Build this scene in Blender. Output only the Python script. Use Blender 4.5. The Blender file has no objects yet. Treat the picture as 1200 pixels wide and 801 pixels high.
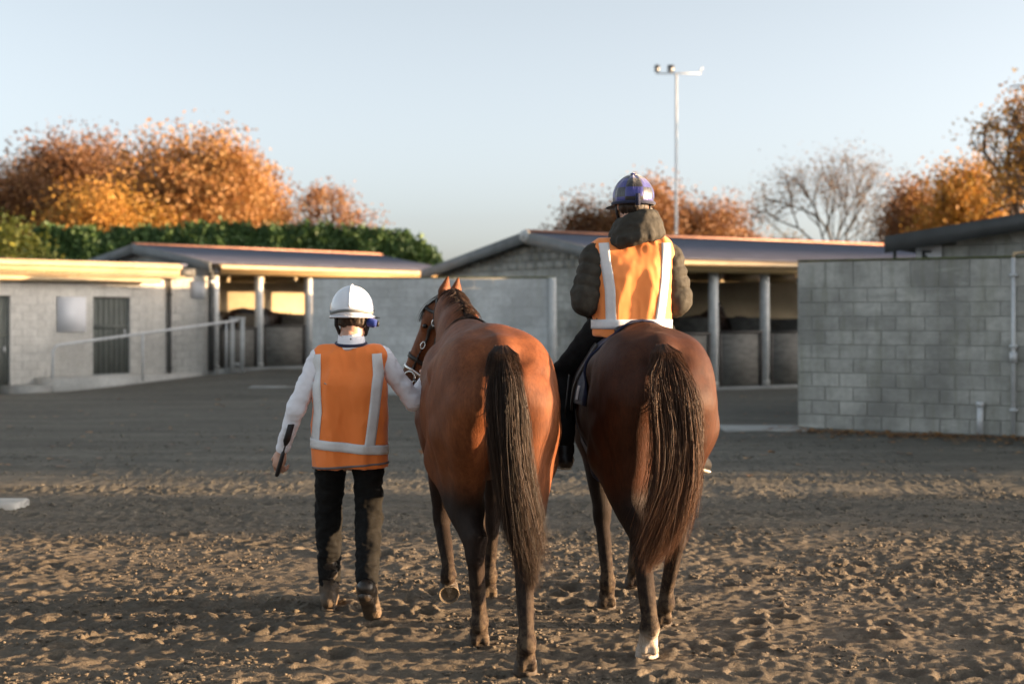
import bpy, math, random
import numpy as np
from mathutils import Vector, Matrix, Euler
from mathutils.bvhtree import BVHTree

SC = bpy.context.scene
COL = SC.collection
R = math.radians

# ------------------------------------------------------------------ camera
cam_d = bpy.data.cameras.new("camera")
cam = bpy.data.objects.new("camera", cam_d)
COL.objects.link(cam)
cam.location = (0, 0, 1.6)
cam.rotation_euler = (R(90), 0, 0)
cam_d.sensor_width = 36
cam_d.lens = 50
cam_d.shift_y = -0.0237
cam_d.clip_end = 3000
cam_d.dof.use_dof = True
cam_d.dof.focus_distance = 7.1
cam_d.dof.aperture_fstop = 2.1
SC.camera = cam

# ------------------------------------------------------------------ light
SUN_AZ_BACK = 1.5      # degrees the sun stands behind the +X axis
SUN_EL = 5.2
world = bpy.data.worlds.new("World")
SC.world = world
world.use_nodes = True
wn = world.node_tree
bg = wn.nodes["Background"]
sky = wn.nodes.new("ShaderNodeTexSky")
sky.sky_type = 'NISHITA'
sky.sun_disc = False
sky.sun_elevation = R(SUN_EL)
# sun_rotation is clockwise from +Y
sky.sun_rotation = R(90 + SUN_AZ_BACK)
sky.air_density = 0.5
sky.dust_density = 2.5
sky.ozone_density = 0.6
haze_sat = wn.nodes.new("ShaderNodeHueSaturation")     # thin high cloud pales the whole sky evenly
haze_sat.inputs["Hue"].default_value = .484
haze_sat.inputs["Saturation"].default_value = .42
wn.links.new(sky.outputs[0], haze_sat.inputs["Color"])
wn.links.new(haze_sat.outputs[0], bg.inputs[0])
bg.inputs[1].default_value = 0.112
sd = Vector((math.cos(R(SUN_AZ_BACK)) * math.cos(R(SUN_EL)), -math.sin(R(SUN_AZ_BACK)) * math.cos(R(SUN_EL)), math.sin(R(SUN_EL))))
sl = bpy.data.lights.new("sun", 'SUN')
sl.energy = 5.0
sl.angle = R(0.55)
sl.color = (1.0, 0.66, 0.36)
sun = bpy.data.objects.new("sun", sl)
COL.objects.link(sun)
sun.rotation_euler = sd.to_track_quat('Z', 'Y').to_euler()
sun.location = (20, -10, 20)
SC.view_settings.view_transform = 'Standard'
SC.view_settings.look = 'None'
SC.view_settings.exposure = 2.08
SC.view_settings.gamma = 1.0

# ------------------------------------------------------------------ helpers
def tag(o, label=None, cat=None, group=None, kind=None):
    if label: o['label'] = label
    if cat: o['category'] = cat
    if group: o['group'] = group
    if kind: o['kind'] = kind
    return o

def empty(name, loc=(0, 0, 0), rz=0.0, label=None, cat=None, group=None):
    o = bpy.data.objects.new(name, None)
    o.empty_display_size = 0.2
    COL.objects.link(o)
    o.location = loc
    o.rotation_euler = (0, 0, rz)
    return tag(o, label, cat, group)

def mesh_np(name, V, Q, mat=None, parent=None, smooth=False, attrs=None, link=True, colors=None, T=None):
    """V (n,3); Q (m,4) quads and/or T (k,3) triangles -> linked object"""
    V = np.asarray(V, np.float32).reshape(-1, 3)
    Q = np.zeros((0, 4), np.int32) if Q is None or len(Q) == 0 else np.asarray(Q, np.int32)
    T = np.zeros((0, 3), np.int32) if T is None or len(T) == 0 else np.asarray(T, np.int32)
    me = bpy.data.meshes.new(name)
    me.vertices.add(len(V))
    me.vertices.foreach_set("co", V.ravel())
    nl = Q.size + T.size
    me.loops.add(nl)
    me.loops.foreach_set("vertex_index", np.concatenate([Q.ravel(), T.ravel()]).astype(np.int32))
    npoly = len(Q) + len(T)
    me.polygons.add(npoly)
    st = np.concatenate([np.arange(len(Q)) * 4, len(Q) * 4 + np.arange(len(T)) * 3]).astype(np.int32)
    me.polygons.foreach_set("loop_start", st)
    if smooth:
        me.polygons.foreach_set("use_smooth", np.ones(npoly, bool))
    me.update(calc_edges=True)
    me.validate()
    if attrs:
        for k, a in attrs.items():
            at = me.attributes.new(k, 'FLOAT', 'POINT')
            at.data.foreach_set("value", np.asarray(a, np.float32))
    if colors is not None:
        at = me.attributes.new("coat", 'FLOAT_COLOR', 'POINT')
        c = np.ones((len(V), 4), np.float32); c[:, :3] = colors
        at.data.foreach_set("color", c.ravel())
    if mat: me.materials.append(mat)
    o = bpy.data.objects.new(name, me)
    if link: COL.objects.link(o)
    if parent: o.parent = parent
    return o

class MB:
    """collects boxes, tubes, prisms into one mesh"""
    def __init__(self):
        self.v = []; self.q = []; self.t = []; self.n = 0
    def add(self, V, Q=None, T=None):
        V = np.asarray(V, float).reshape(-1, 3)
        if Q is not None and len(Q): self.q.append(np.asarray(Q, int) + self.n)
        if T is not None and len(T): self.t.append(np.asarray(T, int) + self.n)
        self.v.append(V); self.n += len(V)
    def box(self, lo, hi, M=None):
        x0, y0, z0 = lo; x1, y1, z1 = hi
        V = np.array([(x0,y0,z0),(x1,y0,z0),(x1,y1,z0),(x0,y1,z0),(x0,y0,z1),(x1,y0,z1),(x1,y1,z1),(x0,y1,z1)], float)
        if M is not None:
            V = np.array([M @ Vector(p) for p in V])
        self.add(V, [(0,3,2,1),(4,5,6,7),(0,1,5,4),(1,2,6,5),(2,3,7,6),(3,0,4,7)])
    def bar(self, a, b, w, h):
        a = Vector(a); b = Vector(b)
        d = b - a; L = d.length
        M = Matrix.Translation(a) @ d.to_track_quat('Z', 'Y').to_matrix().to_4x4()
        self.box((-w/2, -h/2, 0), (w/2, h/2, L), M)
    def tube(self, pts, rad, n=8, cap=True):
        pts = np.asarray(pts, float); m = len(pts)
        rad = np.full(m, rad) if np.isscalar(rad) else np.asarray(rad, float)
        tan = np.gradient(pts, axis=0)
        tan /= np.linalg.norm(tan, axis=1)[:, None] + 1e-12
        ref = np.array([0, 0, 1.0]) if abs(tan[0][2]) < .9 else np.array([1.0, 0, 0])
        V = []
        u = np.cross(ref, tan[0]); u /= np.linalg.norm(u)
        for i in range(m):
            u = u - tan[i] * np.dot(u, tan[i]); u /= np.linalg.norm(u) + 1e-12
            w = np.cross(tan[i], u)
            a = np.arange(n) * 2 * math.pi / n
            V.append(pts[i] + rad[i] * (np.cos(a)[:, None] * u + np.sin(a)[:, None] * w))
        V = np.concatenate(V)
        Q = []
        for i in range(m - 1):
            for j in range(n):
                k = (j + 1) % n
                Q.append((i*n+j, i*n+k, (i+1)*n+k, (i+1)*n+j))
        T = []
        if cap:
            c0 = len(V); V = np.vstack([V, pts[0], pts[-1]])
            for j in range(n):
                k = (j + 1) % n
                T.append((c0, k, j)); T.append((c0 + 1, (m-1)*n+j, (m-1)*n+k))
        self.add(V, Q, T)
    def prism(self, poly, d0, d1, axis='y'):
        """polygon in (x,z) extruded from y=d0..d1"""
        n = len(poly)
        V = [(p[0], d0, p[1]) for p in poly] + [(p[0], d1, p[1]) for p in poly]
        Q = [(i, (i+1) % n, n + (i+1) % n, n + i) for i in range(n)]
        T = [(0, i+1, i) for i in range(1, n-1)] + [(n, n+i, n+i+1) for i in range(1, n-1)]
        self.add(V, Q, T)
    def build(self, name, mat, parent=None, smooth=False):
        V = np.concatenate(self.v)
        Q = np.concatenate(self.q) if self.q else None
        T = np.concatenate(self.t) if self.t else None
        return mesh_np(name, V, Q, mat, parent, smooth, T=T)

def copy_tree(o, parent=None):
    c = o.copy(); COL.objects.link(c); c.parent = parent
    for ch in list(o.children): copy_tree(ch, c)
    return c

# ---- numpy value noise
def _hash(ix, iy, iz, seed):
    h = (ix.astype(np.int64) * 374761393 + iy.astype(np.int64) * 668265263 + iz.astype(np.int64) * 2147483647 + seed * 144665) & 0xffffffff
    h = ((h ^ (h >> 13)) * 1274126177) & 0xffffffff
    h = ((h ^ (h >> 16)) * 2246822519) & 0xffffffff
    return ((h ^ (h >> 15)) & 0xffff) / 65535.0
def noise3(P, seed=0):
    P = np.asarray(P, float); i = np.floor(P); f = P - i; f = f * f * f * (f * (f * 6 - 15) + 10); i = i.astype(np.int64)
    r = 0
    for dx in (0, 1):
        for dy in (0, 1):
            for dz in (0, 1):
                w = (f[:, 0] if dx else 1 - f[:, 0]) * (f[:, 1] if dy else 1 - f[:, 1]) * (f[:, 2] if dz else 1 - f[:, 2])
                r = r + w * _hash(i[:, 0] + dx, i[:, 1] + dy, i[:, 2] + dz, seed)
    return r * 2 - 1
def noise2(x, y, seed=0):
    xi = np.floor(x); yi = np.floor(y); fx = x - xi; fy = y - yi
    fx = fx*fx*fx*(fx*(fx*6-15)+10); fy = fy*fy*fy*(fy*(fy*6-15)+10)
    xi = xi.astype(np.int64); yi = yi.astype(np.int64); z = np.zeros_like(xi)
    a = _hash(xi, yi, z, seed); b = _hash(xi+1, yi, z, seed); c = _hash(xi, yi+1, z, seed); d = _hash(xi+1, yi+1, z, seed)
    return ((a*(1-fx)+b*fx)*(1-fy) + (c*(1-fx)+d*fx)*fy) * 2 - 1

# ---- signed distance bodies meshed with surface nets
class SDF:
    def __init__(self): self.p = []
    def cone(self, a, b, ra, rb, k=.03, flat=None, puff=None):
        """round cone a->b; flat=(axis vector, factor>1 thinner); puff=(amp, count) quilted rolls"""
        self.p.append(('c', np.array(a, float), np.array(b, float), ra, rb, k, flat, puff)); return self
    def ell(self, c, r, k=.03, M=None):
        self.p.append(('e', np.array(c, float), np.array(r, float), k, None if M is None else np.array(M, float))); return self
    def cut(self, pt, n):
        """remove everything on the side n points to"""
        self.p.append(('x', np.array(pt, float), np.array(n, float) / np.linalg.norm(n))); return self
    def carve(self, a, b, ra, rb, k=.02):
        self.p.append(('s', np.array(a, float), np.array(b, float), ra, rb, k)); return self
    def bbox(self, p):
        if p[0] == 'c' or p[0] == 's':
            return np.minimum(p[1] - p[3], p[2] - p[4]), np.maximum(p[1] + p[3], p[2] + p[4])
        if p[0] == 'e':
            r = np.full(3, p[2].max()) if p[4] is not None else p[2]
            return p[1] - r, p[1] + r
    def mesh(self, h, smooth=2):
        bb = [self.bbox(p) for p in self.p if p[0] in 'ce']
        lo = np.min([b[0] for b in bb], axis=0) - 4*h - .03; hi = np.max([b[1] for b in bb], axis=0) + 4*h + .03
        n = np.ceil((hi - lo) / h).astype(int) + 1
        F = np.full(n, 1.0, np.float32)
        ax = [lo[i] + h * np.arange(n[i]) for i in range(3)]
        for p in self.p:
            if p[0] == 'x':
                d = ((ax[0]-p[1][0])*p[2][0])[:, None, None] + ((ax[1]-p[1][1])*p[2][1])[None, :, None] + ((ax[2]-p[1][2])*p[2][2])[None, None, :]
                F = np.maximum(F, d.astype(np.float32)); continue
            b = self.bbox(p); k = p[5] if p[0] in 'cs' else p[3]
            i0 = np.maximum(np.floor((b[0] - k - 3*h - lo) / h).astype(int), 0)
            i1 = np.minimum(np.ceil((b[1] + k + 3*h - lo) / h).astype(int) + 1, n)
            X = ax[0][i0[0]:i1[0]][:, None, None].astype(np.float32); Y = ax[1][i0[1]:i1[1]][None, :, None].astype(np.float32); Z = ax[2][i0[2]:i1[2]][None, None, :].astype(np.float32)
            if p[0] in 'cs':
                a, ba = p[1], p[2] - p[1]; L2 = max(float(ba @ ba), 1e-9)
                dx = X - a[0]; dy = Y - a[1]; dz = Z - a[2]
                t = np.clip((dx*ba[0] + dy*ba[1] + dz*ba[2]) / L2, 0, 1)
                qx = dx - t*ba[0]; qy = dy - t*ba[1]; qz = dz - t*ba[2]
                d2 = qx*qx + qy*qy + qz*qz
                if p[0] == 'c' and p[6] is not None:
                    av = np.array(p[6][0], float); av /= np.linalg.norm(av)
                    qa = qx*av[0] + qy*av[1] + qz*av[2]
                    d2 = d2 + qa*qa*(p[6][1]**2 - 1)
                r = p[3] + (p[4] - p[3]) * t
                if p[0] == 'c' and p[7] is not None:
                    r = r + p[7][0] * (np.abs(np.sin(t * math.pi * p[7][1])) ** .6 - .6)
                d = np.sqrt(d2) - r
            else:
                dx = X - p[1][0]; dy = Y - p[1][1]; dz = Z - p[1][2]
                if p[4] is not None:
                    m = p[4]
                    dx, dy, dz = (m[0][0]*dx+m[1][0]*dy+m[2][0]*dz, m[0][1]*dx+m[1][1]*dy+m[2][1]*dz, m[0][2]*dx+m[1][2]*dy+m[2][2]*dz)
                rr = p[2]
                k0 = np.sqrt((dx/rr[0])**2 + (dy/rr[1])**2 + (dz/rr[2])**2)
                k1 = np.sqrt((dx/rr[0]**2)**2 + (dy/rr[1]**2)**2 + (dz/rr[2]**2)**2) + 1e-6
                d = k0 * (k0 - 1) / k1
            S = F[i0[0]:i1[0], i0[1]:i1[1], i0[2]:i1[2]]
            if p[0] == 's':
                hh = np.maximum(k - np.abs(S + d), 0) / k
                S[:] = np.maximum(S, -d) + hh*hh*k*.25
            else:
                hh = np.maximum(k - np.abs(S - d), 0) / k
                S[:] = np.minimum(S, d) - hh*hh*k*.25
        return nets(F, lo, h, smooth)

def nets(F, o, h, smooth):
    S = F < 0
    c = np.zeros(tuple(s - 1 for s in F.shape), np.int8)
    offs = [(a, b, d) for a in (0, 1) for b in (0, 1) for d in (0, 1)]
    nx, ny, nz = F.shape
    for a, b, d in offs: c += S[a:nx-1+a, b:ny-1+b, d:nz-1+d]
    act = (c > 0) & (c < 8)
    idx = np.argwhere(act)
    vid = np.full(c.shape, -1, np.int32); vid[act] = np.arange(len(idx))
    vals = {of: F[idx[:, 0]+of[0], idx[:, 1]+of[1], idx[:, 2]+of[2]] for of in offs}
    acc = np.zeros((len(idx), 3)); cnt = np.zeros(len(idx))
    for of in offs:
        for axn in range(3):
            if of[axn] == 0:
                o2 = list(of); o2[axn] = 1; o2 = tuple(o2)
                va, vb = vals[of], vals[o2]
                m = (va < 0) != (vb < 0)
                t = np.where(m, va / np.where(m, va - vb, 1), 0)
                pos = np.tile(np.array(of, float), (len(idx), 1)); pos[:, axn] += t
                acc += pos * m[:, None]; cnt += m
    V = o + h * (idx + acc / cnt[:, None])
    Q = []
    for axn in range(3):
        s1 = [slice(None)]*3; s2 = [slice(None)]*3
        s1[axn] = slice(0, -1); s2[axn] = slice(1, None)
        A = S[tuple(s1)]; B = S[tuple(s2)]
        p, q = (axn + 1) % 3, (axn + 2) % 3
        e = np.argwhere(A != B)
        ok = (e[:, p] > 0) & (e[:, q] > 0) & (e[:, p] < F.shape[p] - 1) & (e[:, q] < F.shape[q] - 1)
        e = e[ok]
        def cell(dp, dq):
            k = e.copy(); k[:, p] += dp; k[:, q] += dq
            return vid[k[:, 0], k[:, 1], k[:, 2]]
        quad = np.stack([cell(-1, -1), cell(0, -1), cell(0, 0), cell(-1, 0)], 1)
        ins = A[e[:, 0], e[:, 1], e[:, 2]]
        quad[~ins] = quad[~ins][:, ::-1]
        Q.append(quad)
    Q = np.concatenate(Q)
    V = relax(V, Q, smooth)
    return V, Q

def relax(V, Q, it, lam=.5):
    E = np.concatenate([Q[:, [0, 1]], Q[:, [1, 2]], Q[:, [2, 3]], Q[:, [3, 0]]])
    n = len(V)
    deg = np.bincount(E[:, 0], minlength=n) + np.bincount(E[:, 1], minlength=n)
    for _ in range(it):
        for L in (lam, -lam * .98):
            m = np.stack([np.bincount(E[:, 0], V[E[:, 1], k], n) + np.bincount(E[:, 1], V[E[:, 0], k], n) for k in range(3)], 1) / deg[:, None]
            V = V + L * (m - V)
    return V

def vnormals(V, Q):
    n = np.cross(V[Q[:, 2]] - V[Q[:, 0]], V[Q[:, 3]] - V[Q[:, 1]])
    N = np.zeros_like(V)
    for j in range(4):
        for k in range(3): N[:, k] += np.bincount(Q[:, j], n[:, k], len(V))
    return N / (np.linalg.norm(N, axis=1)[:, None] + 1e-12)

def wrinkle(V, Q, amp, freq, seed=0):
    N = vnormals(V, Q)
    f = np.array(freq, float)
    d = noise3(V * f, seed) * .65 + noise3(V * f * 2.1, seed + 3) * .35
    # folds: sharpen ridges
    d = 1 - 2 * np.abs(d)
    return V + N * (amp * (d - .4))[:, None]

def bvh_of(V, Q):
    return BVHTree.FromPolygons([tuple(v) for v in V], [tuple(int(i) for i in q) for q in Q])

def ribbon(bvh, pts, width, off=.004, cols=3, cast=None, step=.02, thick=.0035, wdir=None, maxd=.3):
    """band laid on a surface along pts; cast = direction of projection (or None: nearest surface point)"""
    P = [Vector(p) for p in pts]
    path = []
    for a, b in zip(P[:-1], P[1:]):
        n = max(1, int((b - a).length / step))
        for i in range(n): path.append(a.lerp(b, i / n))
    path.append(P[-1])
    rows = []
    for i, p in enumerate(path):
        t = (path[min(i+1, len(path)-1)] - path[max(i-1, 0)]).normalized()
        if cast is not None:
            cd = Vector(cast(p) if callable(cast) else cast).normalized()
        else:
            hit = bvh.find_nearest(p)
            cd = -hit[1]
        w = Vector(wdir) if wdir is not None else cd.cross(t).normalized()
        row = []
        for j in range(cols):
            s = p + w * width * (j / (cols - 1) - .5)
            if cast is not None:
                h = bvh.ray_cast(s - cd * .6, cd, 1.2)
                if h[0] is None: h = bvh.find_nearest(s)
            else:
                h = bvh.find_nearest(s)
            n = h[1] if h[1].dot(cd) < 0 else -h[1]
            row.append((h[0] + n * off, h[0] + n * (off + thick)))
        rows.append(row)
    V = []; Q = []
    m = len(rows); c = cols
    for row in rows:
        for a, b in row: V += [a, b]
    def vi(i, j, k): return (i * c + j) * 2 + k
    for i in range(m - 1):
        for j in range(c - 1):
            Q.append((vi(i,j,1), vi(i,j+1,1), vi(i+1,j+1,1), vi(i+1,j,1)))
        Q.append((vi(i,0,0), vi(i,0,1), vi(i+1,0,1), vi(i+1,0,0)))
        Q.append((vi(i,c-1,1), vi(i,c-1,0), vi(i+1,c-1,0), vi(i+1,c-1,1)))
    return np.array([tuple(v) for v in V]), np.array(Q)

def hair(strands, r0, n=3, rnd=None, rng=None):
    """strands: list of (m,3) arrays -> V,Q,attr"""
    A = np.array(strands); S, m, _ = A.shape
    tan = np.gradient(A, axis=1); tan /= np.linalg.norm(tan, axis=2, keepdims=True) + 1e-9
    ref = rng.normal(size=(S, 1, 3)); u = np.cross(np.broadcast_to(ref, A.shape), tan); u /= np.linalg.norm(u, axis=2, keepdims=True) + 1e-9
    w = np.cross(tan, u)
    s = np.linspace(0, 1, m)
    rad = (r0 * (1 - s ** 3 * .85))[None, :, None] * (.6 + .8 * rng.random((S, 1, 1)))
    rings = []
    for j in range(n):
        a = 2 * math.pi * j / n
        rings.append(A + rad * (math.cos(a) * u + math.sin(a) * w))
    V = np.stack(rings, 2).reshape(-1, 3)
    i = np.arange(S)[:, None, None] * (m * n) + np.arange(m - 1)[None, :, None] * n
    j = np.arange(n)[None, None, :]; k = (j + 1) % n
    Q = np.stack([i + j, i + k, i + n + k, i + n + j], -1).reshape(-1, 4)
    at = np.repeat(rng.random(S) if rnd is None else rnd, m * n)
    tt = np.tile(np.repeat(s, n), S)
    return V, Q, at, tt

# ------------------------------------------------------------------ materials
def new_mat(name):
    m = bpy.data.materials.new(name); m.use_nodes = True
    nt = m.node_tree
    return m, nt, nt.nodes["Principled BSDF"]

def nd(nt, typ, **kw):
    n = nt.nodes.new(typ)
    for k, v in kw.items():
        if k in n.inputs: n.inputs[k].default_value = v
        else: setattr(n, k, v)
    return n

def mix(nt, fac, a, b, blend='MIX'):
    n = nt.nodes.new("ShaderNodeMix"); n.data_type = 'RGBA'; n.blend_type = blend
    for s, v in ((n.inputs[0], fac), (n.inputs[6], a), (n.inputs[7], b)):
        if isinstance(v, bpy.types.NodeSocket): nt.links.new(v, s)
        elif isinstance(v, (int, float)): s.default_value = v
        else: s.default_value = tuple(v) + (1,) if len(v) == 3 else v
    return n.outputs[2]

def ramp(nt, fac, stops):
    n = nt.nodes.new("ShaderNodeValToRGB")
    e = n.color_ramp.elements
    while len(e) < len(stops): e.new(.5)
    for el, (p, c) in zip(e, stops):
        el.position = p; el.color = tuple(c) + (1,) if len(c) == 3 else c
    nt.links.new(fac, n.inputs[0])
    return n.outputs[0]

def coords(nt, world=False, scale=(1, 1, 1)):
    if world: o = nd(nt, "ShaderNodeNewGeometry").outputs["Position"]
    else: o = nd(nt, "ShaderNodeTexCoord").outputs["Object"]
    mp = nd(nt, "ShaderNodeMapping"); mp.inputs["Scale"].default_value = scale
    nt.links.new(o, mp.inputs[0])
    return mp.outputs[0]

def noise_node(nt, vec, scale, detail=4, rough=.55, dist=0):
    n = nd(nt, "ShaderNodeTexNoise"); n.inputs["Scale"].default_value = scale; n.inputs["Detail"].default_value = detail
    n.inputs["Roughness"].default_value = rough; n.inputs["Distortion"].default_value = dist
    nt.links.new(vec, n.inputs["Vector"])
    return n.outputs["Fac"]

def bump(nt, bsdf, h, strength, dist=.01):
    b = nd(nt, "ShaderNodeBump"); b.inputs["Strength"].default_value = strength; b.inputs["Distance"].default_value = dist
    nt.links.new(h, b.inputs["Height"]); nt.links.new(b.outputs[0], bsdf.inputs["Normal"])
    return b

def plain(name, col, rough=.6, var=.18, scale=8, bumps=.15, bscale=60, metal=0, world=False, stretch=(1,1,1), spec=.5, sheen=0, rnd=0, trans=0):
    m, nt, b = new_mat(name)
    v = coords(nt, world, stretch)
    n1 = noise_node(nt, v, scale, 5)
    lo = tuple(c * (1 - var) for c in col); hi = tuple(min(1, c * (1 + var)) for c in col)
    c = ramp(nt, n1, [(.3, lo), (.7, hi)])
    if rnd:
        oi = nd(nt, "ShaderNodeObjectInfo")
        mr = nd(nt, "ShaderNodeMapRange"); mr.inputs[3].default_value = 1 - rnd; mr.inputs[4].default_value = 1 + rnd
        nt.links.new(oi.outputs["Random"], mr.inputs[0])
        hsv = nd(nt, "ShaderNodeHueSaturation"); nt.links.new(mr.outputs[0], hsv.inputs["Value"]); nt.links.new(c, hsv.inputs["Color"])
        c = hsv.outputs[0]
    nt.links.new(c, b.inputs["Base Color"])
    b.inputs["Roughness"].default_value = rough; b.inputs["Metallic"].default_value = metal
    b.inputs["Specular IOR Level"].default_value = spec
    if sheen:
        b.inputs["Sheen Weight"].default_value = sheen; b.inputs["Sheen Roughness"].default_value = .4
    if bumps: bump(nt, b, noise_node(nt, v, bscale, 3), bumps, .004)
    return m

def block_mat(name, col, stain=.5, tint=(.30,.31,.22), var=.12):
    """concrete block: per-block tone, stains in world space, pores"""
    m, nt, b = new_mat(name)
    v = coords(nt, True)
    oi = nd(nt, "ShaderNodeObjectInfo")
    n1 = noise_node(nt, v, .9, 6, .6)
    n2 = noise_node(nt, v, 14, 4, .6)
    vs = coords(nt, True, (6, 6, .7))
    n3 = noise_node(nt, vs, 1.3, 5, .6)
    base = ramp(nt, n2, [(.3, tuple(c*.85 for c in col)), (.7, tuple(c*1.12 for c in col))])
    mr = nd(nt, "ShaderNodeMapRange"); mr.inputs[3].default_value = 1 - var; mr.inputs[4].default_value = 1 + var
    nt.links.new(oi.outputs["Random"], mr.inputs[0])
    hsv = nd(nt, "ShaderNodeHueSaturation"); nt.links.new(mr.outputs[0], hsv.inputs["Value"]); nt.links.new(base, hsv.inputs["Color"])
    f1 = ramp(nt, n1, [(.40, (0,0,0)), (.62, (stain,)*3)])
    c = mix(nt, f1, hsv.outputs[0], tuple(x*.50 for x in col))
    n4 = noise_node(nt, coords(nt, True, (.9, .9, 3.2)), 1.7, 6, .7)      # pale bloom and damp bands along the courses
    c = mix(nt, ramp(nt, n4, [(.56, (0,0,0)), (.72, (stain*.55,)*3)]), c, tuple(min(1, x*1.35) for x in col))
    c = mix(nt, ramp(nt, n4, [(.30, (stain*.6,)*3), (.44, (0,0,0))]), c, tuple(x*.55 for x in col))
    f2 = ramp(nt, n3, [(.5, (0,0,0)), (.75, (stain*.7,)*3)])
    c = mix(nt, f2, c, tint)
    nt.links.new(c, b.inputs["Base Color"])
    b.inputs["Roughness"].default_value = .92
    b.inputs["Specular IOR Level"].default_value = .25
    bump(nt, b, noise_node(nt, v, 90, 3, .7), .35, .006)
    return m

M = {}
M['block'] = block_mat('concrete_block', (.46, .46, .425), .9, (.22, .225, .16), var=.16)
M['block_pale'] = block_mat('painted_block', (.62, .645, .645), .5, (.42,.44,.38), .08)
M['block_left'] = block_mat('whitewashed_block', (.62, .60, .555), .35, (.35,.33,.28), .05)
M['mortar'] = plain('mortar', (.36, .36, .335), .95, .2, 5, .3, 80, world=True)
M['mortar_pale'] = plain('mortar_pale', (.47, .475, .455), .95, .15, 5, .3, 80, world=True)
M['moss'] = plain('mossy_edge', (.10, .11, .045), .95, .45, 9, .5, 50, world=True)
M['concrete'] = plain('concrete', (.33, .33, .31), .9, .2, 3, .3, 60, world=True)
M['post_white'] = plain('weathered_white_post', (.55, .56, .55), .6, .15, 6, .2, 40, world=True)
M['steel'] = plain('galvanised_steel', (.58, .60, .61), .45, .12, 10, .1, 80, metal=.25)
M['roof_blue'] = plain('painted_roof_iron', (.075, .083, .125), .42, .18, 2, .05, 20, world=True)
M['ridge'] = plain('rust_ridge_cap', (.42, .20, .13), .6, .25, 4, .1, 40, world=True)
M['timber_gold'] = plain('pale_timber_fascia', (.33, .22, .095), .6, .15, 1.2, .15, 25, world=True, stretch=(1,1,9))
M['fascia_cream'] = plain('cream_painted_fascia', (.37, .28, .165), .5, .15, 2, .1, 30, world=True)
M['fascia_dark'] = plain('dark_barge_board', (.055, .057, .056), .6, .25, 3, .15, 30, world=True)
M['barge_grey'] = plain('grey_barge_board', (.17, .18, .18), .6, .2, 3, .15, 30, world=True)
M['dark_steel'] = plain('dark_rafter', (.05, .045, .04), .7, .3, 4, .1, 30)
M['stall_wall'] = plain('cream_stall_wall', (.40, .325, .21), .85, .12, 2, .15, 30, world=True)
M['gate_board'] = plain('stall_gate_board', (.15, .145, .13), .85, .3, 4, .3, 30, world=True, stretch=(1,1,3))
M['door_green'] = plain('grey_green_door', (.115, .125, .112), .7, .25, 3, .25, 30, world=True, stretch=(8,8,1))
M['white_panel'] = plain('white_board', (.66, .67, .70), .5, .05, 3, .03, 30)
M['black'] = plain('black_plastic', (.02, .02, .022), .5, .2, 10, .1, 60)
M['navy'] = plain('navy_cloth', (.015, .02, .055), .85, .25, 30, .3, 300, sheen=.3)
M['blue'] = plain('blue_cloth', (.02, .05, .28), .8, .25, 20, .3, 200, sheen=.2)
M['white_cloth'] = plain('white_shirt_cloth', (.88, .88, .93), .85, .04, 20, .25, 260, sheen=.15)
M['black_cloth'] = plain('black_trouser_cloth', (.009, .0088, .0085), .9, .35, 14, .3, 300, spec=.2)
M['puffer'] = plain('dark_olive_puffer', (.045, .041, .033), .75, .2, 14, .3, 90, spec=.2)
M['red'] = plain('red_lining', (.34, .02, .02), .7, .15, 14, .2, 200)
M['strip'] = plain('silver_reflective_tape', (.74, .74, .74), .4, .06, 30, .12, 400)
M['piping'] = plain('grey_vest_piping', (.20, .17, .17), .7, .15, 30, .1, 300)
M['hair_dark'] = plain('dark_brown_hair', (.035, .022, .014), .6, .4, 60, .5, 200, stretch=(1,1,.3))
M['leather'] = plain('dark_leather', (.022, .015, .011), .45, .3, 30, .2, 120)
M['silver'] = plain('bright_metal', (.75, .74, .72), .25, .08, 20, .03, 60, metal=1)
M['twig'] = plain('grey_twig', (.13, .105, .082), .9, .25, 3, .3, 20, world=True)
M['eye'] = plain('dark_eye', (.008, .005, .004), .08, .1, 20, 0)
M['eye_white'] = plain('human_eye', (.55, .52, .5), .15, .03, 20, 0)
M['bark'] = plain('grey_bark', (.12, .085, .06), .9, .3, 3, .4, 20, world=True, stretch=(3,3,.6))
M['bark_pale'] = plain('pale_bark', (.21, .165, .12), .9, .3, 3, .4, 20, world=True, stretch=(3,3,.6))

# skin
m, nt, b = new_mat('skin'); v = coords(nt)
c = ramp(nt, noise_node(nt, v, 18, 4), [(.3, (.50, .27, .185)), (.7, (.60, .35, .25))])
nt.links.new(c, b.inputs["Base Color"]); b.inputs["Roughness"].default_value = .5
b.inputs["Subsurface Weight"].default_value = .08; b.inputs["Subsurface Radius"].default_value = (.01, .004, .002)
bump(nt, b, noise_node(nt, v, 220, 3), .15, .002); M['skin'] = m

# hi-vis fabric: slightly fluorescent orange cloth
def vest_mat(name, col):
    m, nt, b = new_mat(name); v = coords(nt)
    c = ramp(nt, noise_node(nt, v, 5, 4), [(.3, tuple(x*.93 for x in col)), (.7, col)])
    nt.links.new(c, b.inputs["Base Color"]); b.inputs["Roughness"].default_value = .75
    b.inputs["Sheen Weight"].default_value = .25
    w = nd(nt, "ShaderNodeTexWave"); w.inputs["Scale"].default_value = 240; nt.links.new(v, w.inputs[0])
    bump(nt, b, noise_node(nt, v, 420, 2), .15, .002)
    return m
M['vest'] = vest_mat('orange_vest_cloth', (1.0, .25, .045))
M['vest_pale'] = vest_mat('faded_orange_vest_cloth', (1.0, .31, .075))

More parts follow.
